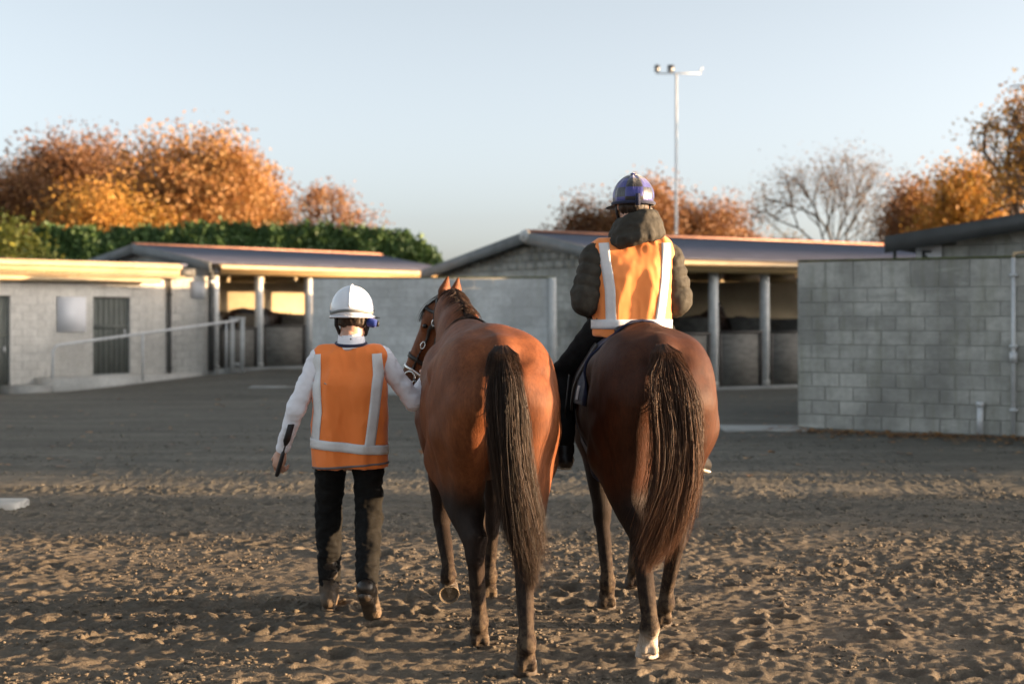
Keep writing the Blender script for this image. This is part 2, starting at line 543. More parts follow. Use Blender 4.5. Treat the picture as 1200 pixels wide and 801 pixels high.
# helmets
m, nt, b = new_mat('white_helmet_shell'); v = coords(nt)
c = ramp(nt, noise_node(nt, v, 9, 4), [(.3, (.74, .76, .82)), (.7, (.80, .82, .86))])
nt.links.new(c, b.inputs["Base Color"]); b.inputs["Roughness"].default_value = .22; b.inputs["Coat Weight"].default_value = .4
M['helmet'] = m
m, nt, b = new_mat('checked_silk_cap')
tc = nd(nt, "ShaderNodeTexCoord")
sx = nd(nt, "ShaderNodeSeparateXYZ"); nt.links.new(tc.outputs["Object"], sx.inputs[0])
at = nd(nt, "ShaderNodeMath", operation='ARCTAN2'); nt.links.new(sx.outputs[0], at.inputs[0]); nt.links.new(sx.outputs[1], at.inputs[1])
def mth(op, a, bv):
    n = nd(nt, "ShaderNodeMath", operation=op); nt.links.new(a, n.inputs[0]); n.inputs[1].default_value = bv; return n.outputs[0]
a1 = mth('FLOOR', mth('MULTIPLY', mth('ADD', at.outputs[0], .25), 8 / (2*math.pi)), 0)
a2 = mth('FLOOR', mth('MULTIPLY', mth('ADD', sx.outputs[2], .004), 1/.052), 0)
ad = nd(nt, "ShaderNodeMath", operation='ADD'); nt.links.new(a1, ad.inputs[0]); nt.links.new(a2, ad.inputs[1])
md = nd(nt, "ShaderNodeMath", operation='FLOORED_MODULO'); nt.links.new(ad.outputs[0], md.inputs[0]); md.inputs[1].default_value = 2
c = mix(nt, md.outputs[0], (.032, .036, .23), (.010, .010, .016))
nt.links.new(c, b.inputs["Base Color"]); b.inputs["Roughness"].default_value = .33
b.inputs["Sheen Weight"].default_value = .5; b.inputs["Specular IOR Level"].default_value = .6
v = coords(nt, False, (14, 14, 2.5)); bump(nt, b, noise_node(nt, v, 3, 3), .5, .012)
M['cap'] = m

# boots with dried mud
m, nt, b = new_mat('muddy_boot'); v = coords(nt)
sx = nd(nt, "ShaderNodeSeparateXYZ"); tc = nd(nt, "ShaderNodeNewGeometry"); nt.links.new(tc.outputs["Position"], sx.inputs[0])
mr = nd(nt, "ShaderNodeMapRange"); mr.inputs[1].default_value = .26; mr.inputs[2].default_value = .02
nt.links.new(sx.outputs[2], mr.inputs[0])
ad = nd(nt, "ShaderNodeMath", operation='MULTIPLY_ADD'); nt.links.new(noise_node(nt, v, 22, 5), ad.inputs[0]); ad.inputs[1].default_value = 1.4; ad.inputs[2].default_value = -.85
ad2 = nd(nt, "ShaderNodeMath", operation='ADD', use_clamp=True); nt.links.new(ad.outputs[0], ad2.inputs[0]); nt.links.new(mr.outputs[0], ad2.inputs[1])
c = mix(nt, ad2.outputs[0], (.022, .017, .013), (.135, .092, .055))
nt.links.new(c, b.inputs["Base Color"])
mr2 = nd(nt, "ShaderNodeMapRange"); mr2.inputs[3].default_value = .4; mr2.inputs[4].default_value = .95
nt.links.new(ad2.outputs[0], mr2.inputs[0]); nt.links.new(mr2.outputs[0], b.inputs["Roughness"])
bump(nt, b, noise_node(nt, v, 60, 4), .5, .008); M['boot'] = m
M['boot_clean'] = plain('black_riding_boot', (.016, .014, .013), .38, .3, 14, .2, 80)
M['stirrup_boot'] = plain('pale_boot_sole', (.42, .38, .32), .6, .2, 14, .2, 80)

# coat of a horse, hair fine and short
def coat_mat(name, rough=.54, mud=True):
    m, nt, b = new_mat(name)
    at = nd(nt, "ShaderNodeAttribute"); at.attribute_name = "coat"
    v = coords(nt, False, (1, 1, .35))
    n1 = noise_node(nt, v, 26, 5, .65); n2 = noise_node(nt, coords(nt), 4, 4)
    c = mix(nt, 1.0, at.outputs["Color"], ramp(nt, n1, [(.3, (.70, .67, .64)), (.7, (1.2, 1.2, 1.18))]), 'MULTIPLY')
    c = mix(nt, 1.0, c, ramp(nt, n2, [(.3, (.86, .84, .82)), (.7, (1.1, 1.1, 1.1))]), 'MULTIPLY')
    n5 = noise_node(nt, coords(nt, False, (1, 1, .16)), 130, 3, .7)
    c = mix(nt, 1.0, c, ramp(nt, n5, [(.3, (.72, .70, .68)), (.7, (1.22, 1.2, 1.18))]), 'MULTIPLY')
    if mud:
        sx = nd(nt, "ShaderNodeSeparateXYZ"); nt.links.new(nd(nt, "ShaderNodeTexCoord").outputs["Object"], sx.inputs[0])
        mr = nd(nt, "ShaderNodeMapRange"); mr.inputs[1].default_value = .42; mr.inputs[2].default_value = .0; mr.inputs[4].default_value = .55
        nt.links.new(sx.outputs[2], mr.inputs[0])
        ml = nd(nt, "ShaderNodeMath", operation='MULTIPLY'); nt.links.new(mr.outputs[0], ml.inputs[0])
        nt.links.new(ramp(nt, noise_node(nt, coords(nt), 24, 5, .7), [(.42, (0,0,0)), (.6, (1,1,1))]), ml.inputs[1])
        c = mix(nt, ml.outputs[0], c, (.20, .145, .09))
    nt.links.new(c, b.inputs["Base Color"])
    sz = nd(nt, "ShaderNodeSeparateXYZ"); nt.links.new(nd(nt, "ShaderNodeTexCoord").outputs["Object"], sz.inputs[0])
    rz = nd(nt, "ShaderNodeMapRange"); rz.inputs[1].default_value = .85; rz.inputs[2].default_value = .5; rz.inputs[3].default_value = rough; rz.inputs[4].default_value = .8     # dusty legs are dull
    nt.links.new(sz.outputs[2], rz.inputs[0]); nt.links.new(rz.outputs[0], b.inputs["Roughness"])
    b.inputs["Specular IOR Level"].default_value = .20
    bump(nt, b, noise_node(nt, coords(nt, False, (1, 1, .22)), 150, 5, .8), .6, .006)
    return m
M['coat'] = coat_mat('horse_coat')
M['coat_plain'] = coat_mat('stabled_horse_coat', .5, False)

def hair_mat(name, root, tip, light):
    m, nt, b = new_mat(name)
    a = nd(nt, "ShaderNodeAttribute"); a.attribute_name = "rnd"
    t = nd(nt, "ShaderNodeAttribute"); t.attribute_name = "along"
    c1 = ramp(nt, a.outputs["Fac"], [(0, tuple(x*.6 for x in root)), (.75, root), (1, light)])
    c2 = ramp(nt, a.outputs["Fac"], [(0, tuple(x*.6 for x in tip)), (.6, tip), (1, tuple(x*1.3 for x in light))])
    c = mix(nt, t.outputs["Fac"], c1, c2)
    nt.links.new(c, b.inputs["Base Color"]); b.inputs["Roughness"].default_value = .5
    b.inputs["Specular IOR Level"].default_value = .22
    return m
M['tail'] = hair_mat('tail_hair', (.018, .011, .008), (.042, .023, .014), (.068, .038, .023))
M['tail_brown'] = hair_mat('brown_tail_hair', (.020, .011, .007), (.085, .040, .021), (.125, .060, .032))
M['hoof'] = plain('grey_hoof_horn', (.065, .05, .038), .7, .35, 30, .3, 120, stretch=(1,1,4))
M['hoof_pale'] = plain('pale_hoof_horn', (.48, .42, .36), .6, .2, 30, .3, 120, stretch=(1,1,4))
M['sole'] = plain('sandy_hoof_sole', (.15, .115, .075), .9, .35, 40, .6, 120)

# leaves
def leaf_mat(name, cols, trans=.35):
    m, nt, b = new_mat(name)
    a = nd(nt, "ShaderNodeAttribute"); a.attribute_name = "rnd"
    st = [(i / max(1, len(cols) - 1), c) for i, c in enumerate(cols)]
    c = ramp(nt, a.outputs["Fac"], st)
    nt.links.new(c, b.inputs["Base Color"]); b.inputs["Roughness"].default_value = .6
    tr = nd(nt, "ShaderNodeBsdfTranslucent"); nt.links.new(c, tr.inputs[0])
    ms = nd(nt, "ShaderNodeMixShader"); ms.inputs[0].default_value = trans
    nt.links.new(b.outputs[0], ms.inputs[1]); nt.links.new(tr.outputs[0], ms.inputs[2])
    nt.links.new(ms.outputs[0], nt.nodes["Material Output"].inputs[0])
    return m
# ------------------------------------------------------------------ ground
def sstep(a, b, x):
    t = np.clip((x - a) / (b - a), 0, 1); return t * t * (3 - 2 * t)
def ground_base(x, y):
    x = np.asarray(x, float); y = np.asarray(y, float)
    g = np.interp(x, [-16, -12, -10.5, -8.2, -6.5, -3.5, -1], [-.27, -.25, -.17, .08, .21, .17, 0])
    w = sstep(27, 36, y) * (1 - sstep(48, 70, y))
    return g * w
RNG = np.random.default_rng(7)
PRINTS = []      # hoof prints pressed in the sand
for i in range(330):
    PRINTS.append((RNG.uniform(-4.2, 4.2), RNG.uniform(5.7, 12.5), RNG.uniform(.05, .075), RNG.uniform(0, 6.28), RNG.uniform(.008, .022)))
for (xa, ya, xb, yb, n) in ((.06, 5.7, -.05, 6.35, 5), (.75, 5.7, .66, 6.6, 6), (-.95, 5.8, -.85, 7.3, 9), (-3.5, 6.4, 3.6, 9.6, 26), (3.4, 6.1, -2.6, 10.6, 24)):
    for k in range(n):
        f = (k + .5) / n; PRINTS.append((xa + (xb - xa) * f + RNG.normal(0, .12), ya + (yb - ya) * f + RNG.normal(0, .10), RNG.uniform(.055, .075), RNG.uniform(0, 6.28), RNG.uniform(.026, .040)))
def ground_detail(x, y):
    near = 1 - sstep(11.5, 24, y)
    h = .012 * noise2(x * .9, y * 1.1, 1) + .010 * noise2(x * 2.3, y * 3.0, 2)
    c = noise2(x * 5.2, y * 6.4, 3) * .6 + noise2(x * 11, y * 13, 4) * .45
    h = h + near * .007 * np.maximum(c - .05, 0) ** .8
    pat = .45 + .75 * np.clip(noise2(x * 1.3, y * 1.9, 12) + .35, 0, 1)
    h = h + near * pat * (.007 * np.maximum(noise2(x * 12, y * 15, 14) - .02, 0) + .0095 * noise2(x * 22, y * 27, 5) + .0100 * noise2(x * 41, y * 43, 6))
    # long shallow rake and drag marks running across
    h = h + near * .006 * noise2(x * .8 + y * .3, y * 8.0, 8)
    return h
def ground_z(x, y):
    """height for standing things"""
    return float(ground_base(np.array([x]), np.array([y]))[0] + ground_detail(np.array([x]), np.array([y]))[0])

def make_ground():
    fx = np.arange(-4.6, 4.6, .0185)
    gx = []; s = .03; p = 4.6
    while p < 700: gx.append(p); s *= 1.11; p += s
    xs = np.concatenate([-np.array(gx[::-1]), fx, np.array(gx)])
    fy = np.arange(5.6, 12.6, .0185)
    by = []; s = .03; p = 5.55
    while p > -400: by.append(p); s *= 1.15; p -= s
    gy = []; s = .025; p = 12.62
    while p < 1500: gy.append(p); s *= 1.035 if p < 40 else 1.12; p += s
    ys = np.concatenate([np.array(by[::-1]), fy, np.array(gy)])
    X, Y = np.meshgrid(xs, ys, indexing='xy')
    Z = ground_base(X.ravel(), Y.ravel()).reshape(X.shape) + ground_detail(X.ravel(), Y.ravel()).reshape(X.shape)
    for (px, py, r, a, d) in PRINTS:
        i0, i1 = np.searchsorted(xs, px - .2), np.searchsorted(xs, px + .2)
        j0, j1 = np.searchsorted(ys, py - .2), np.searchsorted(ys, py + .2)
        dx = X[j0:j1, i0:i1] - px; dy = Y[j0:j1, i0:i1] - py
        q = np.hypot(dx * math.cos(a) + dy * math.sin(a), (-dx * math.sin(a) + dy * math.cos(a)) * 1.25) / r
        Z[j0:j1, i0:i1] += -d * np.exp(-(q * 1.0) ** 4) + d * .55 * np.exp(-((q - 1.35) / .3) ** 2)
    ny, nx = X.shape
    V = np.stack([X, Y, Z], -1).reshape(-1, 3)
    i = np.arange(ny - 1)[:, None] * nx + np.arange(nx - 1)[None, :]
    Q = np.stack([i, i + 1, i + nx + 1, i + nx], -1).reshape(-1, 4)
    m, nt, b = new_mat('arena_sand')
    v = coords(nt, True)
    n1 = noise_node(nt, v, .35, 5, .6); n2 = noise_node(nt, v, 7, 6, .7); n3 = noise_node(nt, v, 60, 4, .7)
    c = ramp(nt, n2, [(.3, (.118, .098, .075)), (.7, (.180, .148, .110))])
    c = mix(nt, ramp(nt, n1, [(.35, (0,0,0)), (.65, (.6,.6,.6))]), c, (.122, .104, .083))
    c = mix(nt, 1.0, c, ramp(nt, n3, [(.25, (.78,.77,.75)), (.75, (1.2,1.2,1.2))]), 'MULTIPLY')
    ws = coords(nt, True, (.22, 1.6, 1)); n4 = noise_node(nt, ws, 1.2, 5, .65)
    c = mix(nt, 1.0, c, ramp(nt, n4, [(.32, (.80,.80,.80)), (.68, (1.16,1.15,1.13))]), 'MULTIPLY')
    # the yard beyond the riding sand is greyer gravel
    sx = nd(nt, "ShaderNodeSeparateXYZ"); nt.links.new(nd(nt, "ShaderNodeNewGeometry").outputs["Position"], sx.inputs[0])
    mr = nd(nt, "ShaderNodeMapRange"); mr.inputs[1].default_value = 9.5; mr.inputs[2].default_value = 16; nt.links.new(sx.outputs[1], mr.inputs[0])
    gcol = ramp(nt, n2, [(.3, (.088, .085, .074)), (.7, (.150, .145, .127))])
    gcol = mix(nt, 1.0, gcol, ramp(nt, n4, [(.32, (.72,.72,.70)), (.68, (1.3,1.29,1.25))]), 'MULTIPLY')
    c = mix(nt, mr.outputs[0], c, gcol)
    nt.links.new(c, b.inputs["Base Color"]); b.inputs["Roughness"].default_value = .95; b.inputs["Specular IOR Level"].default_value = .2
    ad = nd(nt, "ShaderNodeMath", operation='MULTIPLY_ADD'); nt.links.new(noise_node(nt, v, 28, 5, .7), ad.inputs[0]); ad.inputs[1].default_value = 2.0
    nt.links.new(noise_node(nt, v, 160, 3, .7), ad.inputs[2])
    bump(nt, b, ad.outputs[0], .6, .012)
    M['sand'] = m
    o = mesh_np('ground', V, Q, m, None, True)
    tag(o, 'churned sandy riding yard with hoofprints and loose clods', kind='structure')

make_ground()

def clods():
    rng = np.random.default_rng(3)
    base = np.array([(0,0,1),(.9,0,.35),(.28,.85,.35),(-.73,.53,.35),(-.73,-.53,.35),(.28,-.85,.35),(.73,.53,-.4),(-.28,.85,-.4),(-.9,0,-.4),(-.28,-.85,-.4),(.73,-.53,-.4)], float)
    tri = np.array([(0,1,2),(0,2,3),(0,3,4),(0,4,5),(0,5,1),(1,6,2),(2,7,3),(3,8,4),(4,9,5),(5,10,1),(6,7,2),(7,8,3),(8,9,4),(9,10,5),(10,6,1)])
    n = 42000
    y = 5.8 + (rng.random(n) ** 1.5) * 15; x = rng.uniform(-1, 1, n) * (y * .40)
    den = noise2(x * 1.6, y * 2.4, 21) + .5 * noise2(x * 4.5, y * 6, 22) + rng.normal(0, .25, n)
    k = den > .12; x = x[k]; y = y[k]; n = len(x)
    s = .004 + .014 * rng.random(n) ** 2.6 + (rng.random(n) > .988) * .010
    z = ground_base(x, y) + ground_detail(x, y)
    a = rng.uniform(0, 6.28, n); sq = rng.uniform(.4, .8, n); el = rng.uniform(.8, 1.6, n)
    P = base[None] * (1 + rng.normal(0, .28, (n, 11, 1)))
    px = P[..., 0] * el[:, None]; py = P[..., 1]; pz = P[..., 2] * sq[:, None]
    V = np.stack([x[:, None] + s[:, None] * (px * np.cos(a)[:, None] - py * np.sin(a)[:, None]),
                  y[:, None] + s[:, None] * (px * np.sin(a)[:, None] + py * np.cos(a)[:, None]),
                  z[:, None] + s[:, None] * (pz + .15)], -1)
    T = (tri[None] + (np.arange(n) * 11)[:, None, None]).reshape(-1, 3)
    o = mesh_np('sand_clods', V.reshape(-1, 3), None, M['sand'], None, True, T=T)
    tag(o, 'loose clods of sand thrown up across the riding yard', kind='stuff')
clods()

def fallen_leaves():
    rng = np.random.default_rng(5)
    n = 700
    t = rng.uniform(-.05, 1.3, n)
    x = 4.1 + 2.7 * t - rng.exponential(.35, n) * .5; y = 20.5 - 1.6 * t - .12 - rng.exponential(.4, n) * .9
    x2 = rng.uniform(-9, 6, 260); y2 = rng.uniform(14, 29, 260)
    x = np.concatenate([x, x2]); y = np.concatenate([y, y2]); n = len(x)
    z = ground_base(x, y) + ground_detail(x, y) + .012
    s = rng.uniform(.025, .05, n); a = rng.uniform(0, 6.28, n); tl = rng.normal(0, .5, (n, 2))
    V = []
    for dx, dy in ((-1, -.5), (1, -.6), (1, .6), (-1, .5)):
        X = dx * np.cos(a) - dy * np.sin(a); Y = dx * np.sin(a) + dy * np.cos(a)
        V.append(np.stack([x + s * X, y + s * Y, z + s * np.abs(X * tl[:, 0] + Y * tl[:, 1]) * .6], -1))
    V = np.stack(V, 1).reshape(-1, 3); Q = np.arange(n * 4).reshape(-1, 4)
    o = mesh_np('fallen_leaves', V, Q, leaf_mat('dry_leaf', [(.12,.05,.02), (.28,.13,.04), (.36,.20,.06)], .1), None, attrs={'rnd': np.repeat(rng.random(n), 4)})
    tag(o, 'dry brown leaves scattered along the foot of the grey wall', kind='stuff')
fallen_leaves()

# ------------------------------------------------------------------ block walls
_blk = {}
def block_mesh(w, h, d, mat, c=.006):
    key = (round(w, 3), round(h, 3), round(d, 3), mat.name, c)
    if key in _blk: return _blk[key]
    W = w/2; H = h/2
    V = [(-W,d,-H),(W,d,-H),(W,d,H),(-W,d,H), (-W,c,-H),(W,c,-H),(W,c,H),(-W,c,H), (-W+c,0,-H+c),(W-c,0,-H+c),(W-c,0,H-c),(-W+c,0,H-c)]
    Q = [(8,9,10,11),(4,5,9,8),(5,6,10,9),(6,7,11,10),(7,4,8,11),(0,1,5,4),(1,2,6,5),(2,3,7,6),(3,0,4,7)]
    me = bpy.data.meshes.new('block'); me.from_pydata(V, [], Q); me.update(); me.materials.append(mat)
    _blk[key] = me; return me
_br = random.Random(11)
def lay_blocks(parent, x0, x1, z0, courses, mat, y=0.0, bl=.39, depth=.06, top=None, holes=(), joint=.011, limit=300, stack_top=False, yaw=0, jit=.003, c=.006):
    """courses: list of heights from the bottom; front face at local y (facing -y). top(x)->max z. Each block its own object"""
    n = 0; z = z0; rest = MB()
    for ci, h in enumerate(courses):
        off = 0 if (ci % 2 == 0 or (stack_top and ci == len(courses) - 1)) else -bl / 2 - joint / 2
        x = x0 + off
        while x < x1 - .02:
            a = max(x, x0); b = min(x + bl, x1); x += bl + joint
            if b - a < .05: continue
            segs = [(a, b)]
            for (hx0, hx1, hz0, hz1) in holes:
                if z + h > hz0 + .03 and z < hz1 - .03:
                    ns = []
                    for s in segs:
                        if s[1] <= hx0 or s[0] >= hx1: ns.append(s)
                        else:
                            if hx0 - s[0] > .05: ns.append((s[0], hx0 - .006))
                            if s[1] - hx1 > .05: ns.append((hx1 + .006, s[1]))
                    segs = ns
            for a2, b2 in segs:
                hh = h - joint
                if top is not None:
                    tz = min(top(a2), top(b2))
                    if z + .06 > tz: continue
                    hh = min(hh, tz - z)
                yy = y + _br.uniform(-jit, jit)
                if n < limit:
                    o = bpy.data.objects.new('block', block_mesh(b2 - a2, hh, depth, mat, c))
                    COL.objects.link(o); o.parent = parent
                    o.location = ((a2 + b2) / 2, yy, z + hh / 2); n += 1
                else:
                    rest.box((a2, yy, z), (b2, yy + depth, z + hh))
        z += h
    if rest.n:
        tag(rest.build('block_courses', mat, parent), kind='stuff')

def frame(p0, p1):
    d = Vector((p1[0] - p0[0], p1[1] - p0[1]))
    return math.atan2(d.y, d.x), d.length

# ---- big wall on the right
def wall_right():
    p0, p1 = (4.13, 20.5), (6.85, 18.95)
    a, L = frame(p0, p1)
    t = empty('block_wall', (p0[0], p0[1], 0), a, 'weathered grey concrete block wall with tall upper course and a pipe at its right', 'wall')
    LL = 4.0
    lay_blocks(t, 0, LL, .02, [.200] * 10 + [.385], M['block'], stack_top=True, bl=.39)
    m = MB(); m.box((.004, .012, -.1), (9, .19, 2.39)); m.build('mortar_core', M['mortar'], t)
    m = MB(); m.box((LL + .012, 0, -.1), (9, .010, 2.40)); m.build('wall_run', M['block'], t)
    m = MB(); m.box((-.01, -.012, 2.405), (9, .2, 2.43)); m.build('coping', M['moss'], t)
    m = MB(); m.box((-.012, .0, 0), (.0, .195, 2.40)); m.build('end_face', M['block'], t)
    return t, a
t_wallR, angR = wall_right()
def at_local(p0, a, x, y, z=0):
    return (p0[0] + x * math.cos(a) - y * math.sin(a), p0[1] + x * math.sin(a) + y * math.cos(a), z)

def wall_pipes():
    # px 1188 -> local x about 2.98 ; px 1150 -> 2.55
    m = MB(); x = 2.98
    m.tube([(x, -.06, 0), (x, -.06, 2.40)], .028, 10)
    t = empty('service_pipe', at_local((4.13, 20.5), angR, 0, 0), angR, 'thin grey conduit pipe running the full height of the block wall', 'pipe')
    m.build('pipe', M['steel'], t, True)
    for z in (.35, 1.2, 2.15): m = MB(); m.box((x - .05, -.095, z), (x + .05, -.004, z + .035)); m.build('bracket', M['steel'], t)
    m = MB(); m.box((x - .045, -.10, 1.0), (x + .045, -.022, 1.14)); m.build('junction_box', M['steel'], t)
    m = MB(); m.tube([(x, -.06, 2.40), (x, -.03, 2.46), (x + .1, .05, 2.47), (x + 1.3, .05, 2.47)], .022, 8); m.build('upper_bend', M['fascia_cream'], t, True)
    t2 = empty('pipe_stub', at_local((4.13, 20.5), angR, 2.55, 0), angR, 'short thick grey pipe end standing at the foot of the block wall', 'pipe')
    m = MB(); m.tube([(0, -.075, 0), (0, -.075, .42)], .042, 12); m.build('pipe', M['steel'], t2, True)
    m = MB(); m.tube([(0, -.075, .40), (0, -.075, .47)], .052, 12); m.build('pipe_cap', M['steel'], t2, True)
wall_pipes()

def wall_centre():
    t = empty('block_wall', (-4.13, 29.45, 0), R(-5.0), 'pale grey painted block wall behind the horses with a white end post', 'wall')
    L = 5.04
    lay_blocks(t, 0, L - .16, .06, [.195] * 12, M['block_pale'], bl=.39, joint=.006, c=.002, jit=.001)
    m = MB(); m.box((.003, .005, -.1), (L - .01, .17, 2.41)); m.build('mortar_core', M['mortar_pale'], t)
    m = MB(); m.box((-.01, -.012, 2.412), (L - .02, .18, 2.437)); m.build('coping', M['moss'], t)
    m = MB(); m.box((L - .14, -.025, 0), (L, .19, 2.42)); m.build('end_post', M['post_white'], t)
    m = MB(); m.box((-.003, -.05, -.05), (L - .145, -.002, .055)); m.build('foot_kerb', M['concrete'], t)
wall_centre()

# ------------------------------------------------------------------ corrugated roof
def corrugated(x0, x1, ya, za, yb, zb, pitch=.09, amp=.014, thick=.02):
    n = int((x1 - x0) / pitch * 4); n = max(n, 8)
    xs = np.linspace(x0, x1, n + 1)
    w = amp * np.array([0, 1, 0, -1])[np.arange(n + 1) % 4]
    V = []
    for dz in (0, -thick):
        V += [(x, ya, za + ww + dz) for x, ww in zip(xs, w)] + [(x, yb, zb + ww + dz) for x, ww in zip(xs, w)]
    k = n + 1; Q = []
    for i in range(n):
        Q.append((i, i+1, k+i+1, k+i)); Q.append((2*k+i, 3*k+i, 3*k+i+1, 2*k+i+1))
        Q.append((i, 2*k+i, 2*k+i+1, i+1)); Q.append((k+i, k+i+1, 3*k+i+1, 3*k+i))
    Q.append((0, k, 3*k, 2*k)); Q.append((n, 2*k+n, 3*k+n, k+n))
    return V, Q

def stable(p0, ang, zb, L, depth, yr, ze, zr, posts, gates, label, block, mortar, open_from=0.0, open_to=None, zback=None, fascia_from=0.0, wall_z=None, roof_over=.3):
    """open-fronted stable; local x along the front, y towards the back"""
    t = empty('stable_building', (p0[0], p0[1], zb), ang, label, 'stable')
    H = lambda z: z - zb
    e = H(ze); r = H(zr); eb = H(zback if zback else ze)
    open_to = L if open_to is None else open_to
    roofz = lambda y: e + (r - e) * (y / yr) if y <= yr else r + (eb - r) * (y - yr) / (depth - yr)
    m = MB(); m.box((-.1, -.25, -.45), (L, depth, .05)); m.build('floor_slab', M['concrete'], t)
    m = MB(); m.box((-.1, -.40, -.45), (L, -.252, .02)); m.build('front_kerb', M['concrete'], t)
    # gable end wall of blocks (turned so that its face looks to local -x)
    g = empty('gable_wall', (0, 0, 0), 0); g.parent = t
    core = MB(); core.add([(.012, .0, -.3), (.012, depth, -.3), (.012, depth, eb - .10), (.012, yr, r - .10), (.012, 0, e - .10),
                          (.16, .0, -.3), (.16, depth, -.3), (.16, depth, eb - .10), (.16, yr, r - .10), (.16, 0, e - .10)],
             [(0, 1, 6, 5), (1, 2, 7, 6), (2, 3, 8, 7), (3, 4, 9, 8), (4, 0, 5, 9)], [(0, 4, 3), (0, 3, 2), (0, 2, 1), (5, 6, 7), (5, 7, 8), (5, 8, 9)])
    core.build('mortar_core', mortar, g)
    bl = empty('block_face', (0, depth, 0), R(-90)); bl.parent = g     # local x runs from the back corner to the front corner
    bl.parent = t; bl.name = 'block_face'
    n = int((r - .05) / .195) + 1
    lay_blocks(bl, 0.01, depth - .01, .0, [.195] * n, block, y=-.004, bl=.39, top=lambda x: roofz(depth - x) - .12)
    # back wall and dividing walls inside
    m = MB(); m.box((.17, depth - .25, .05), (L, depth - .05, eb - .12)); m.build('back_wall', M['stall_wall'], t)
    m = MB(); m.box((L - .16, .05, .05), (L, depth - .26, e - .12)); m.build('end_wall', M['stall_wall'], t)
    yi = 2.9
    m = MB(); m.box((.17, yi, .05), (L - .17, yi + .1, e - .42)); m.build('stall_back_wall', M['stall_wall'], t)
    # plate segments on top of the inner wall
    x = .25
    while x < L - 1:
        m = MB(); m.box((x, yi - .03, e - .415), (x + 1.05, yi + .12, e - .20)); m.build('wall_plate', M['timber_gold'], t); x += 1.25
    x = .15
    while x < L - .2:
        m = MB(); m.bar((x, .02, e - .10), (x, yr, r - .10), .06, .14); m.build('rafter', M['dark_steel'], t)
        m = MB(); m.bar((x, yr, r - .10), (x, depth - .02, eb - .10), .06, .14); m.build('rafter', M['dark_steel'], t)
        x += 1.25
    m = MB(); m.box((.0, .0, e - .20), (L, .10, e - .045)); m.build('front_beam', M['dark_steel'], t)
    for px in posts:
        p = MB(); p.tube([(px, .06, .0), (px, .06, e - .2)], .11, 14)
        po = p.build('post', M['post_white'], t, True)
        p = MB(); p.tube([(px, .06, .05), (px, .06, .16)], .125, 14); p.build('post_base', M['concrete'], po, True)
    # half-height gates of boards
    for (gx0, gx1, gz) in gates:
        g = MB(); g.box((gx0, .02, .08), (gx1, .055, gz - .002))
        gg = g.build('stall_gate', M['gate_board'], t)
        g = MB()
        g.box((gx0 - .02, -.005, gz), (gx1 + .02, .075, gz + .05)); g.box((gx0, -.005, .06), (gx0 + .07, .018, gz)); g.box((gx1 - .07, -.005, .06), (gx1, .018, gz))
        g.build('gate_frame', M['dark_steel'], gg)
        g = MB(); g.box((gx0 + .02, .10, .05), (gx0 + .08, yi, gz + .35)); g.build('stall_divider', M['gate_board'], t)
    # roof: corrugated sheets, ridge, barge boards, fascia
    o = roof_over; sl = (r - e) / yr
    V, Q = corrugated(-o, L + o, -o, e - sl * o + .03, yr, r + .03); mesh_np('front_roof_slope', V, Q, M['roof_blue'], t)
    V, Q = corrugated(-o, L + o, yr, r + .028, depth + o, eb - sl * o + .03); mesh_np('back_roof_slope', V, Q, M['roof_blue'], t)
    m = MB(); m.add([(-o, yr-.16, r+.035), (-o, yr, r+.10), (-o, yr+.16, r+.035), (L+o, yr-.16, r+.035), (L+o, yr, r+.10), (L+o, yr+.16, r+.035), (-o, yr, r+.03), (L+o, yr, r+.03)],
               [(0, 3, 4, 1), (1, 4, 5, 2), (0, 6, 7, 3), (6, 2, 5, 7)], [(0, 1, 6), (1, 2, 6), (3, 7, 4), (4, 7, 5)])
    m.build('ridge_cap', M['ridge'], t)
    for (ya, za, yb2, zb2) in ((-o, e - sl*o, yr, r), (yr, r, depth + o, eb - sl * o)):
        m = MB(); m.add([(-o-.035, ya, za-.22), (-o-.035, yb2, zb2-.22), (-o-.035, yb2, zb2+.045), (-o-.035, ya, za+.045),
                         (-o+.0, ya, za-.22), (-o, yb2, zb2-.22), (-o, yb2, zb2+.045), (-o, ya, za+.045)],
                        [(0, 3, 2, 1), (4, 5, 6, 7), (0, 1, 5, 4), (1, 2, 6, 5), (2, 3, 7, 6), (3, 0, 4, 7)])
        m.build('barge_board', M['barge_grey'], t)
    f0 = fascia_from; yo = -o
    m = MB(); m.box((f0, yo - .03, e - sl*o - .27), (L + o, yo, e - sl*o - .075)); m.build('fascia_board', M['timber_gold'], t)
    m = MB(); m.add(*gutter(f0 - .05, L + o, yo - .032, e - sl*o - .06)); m.build('gutter', M['fascia_cream'], t)
    m = MB(); m.box((f0, yo + .005, e - sl*o - .268), (L, .0, e - sl*o - .25)); m.build('soffit', M['stall_wall'], t)
    return t
def gutter(x0, x1, y, z):
    prof = [(0, .04), (0, -.05), (-.03, -.08), (-.085, -.08), (-.11, -.05), (-.12, .03), (-.11, .03), (-.10, -.045), (-.08, -.065), (-.035, -.065), (-.012, -.045), (-.012, .04)]
    n = len(prof)
    V = [(x0, y + a, z + b) for a, b in prof] + [(x1, y + a, z + b) for a, b in prof]
    Q = [(i, (i+1) % n, n + (i+1) % n, n + i) for i in range(n)]
    return V, Q

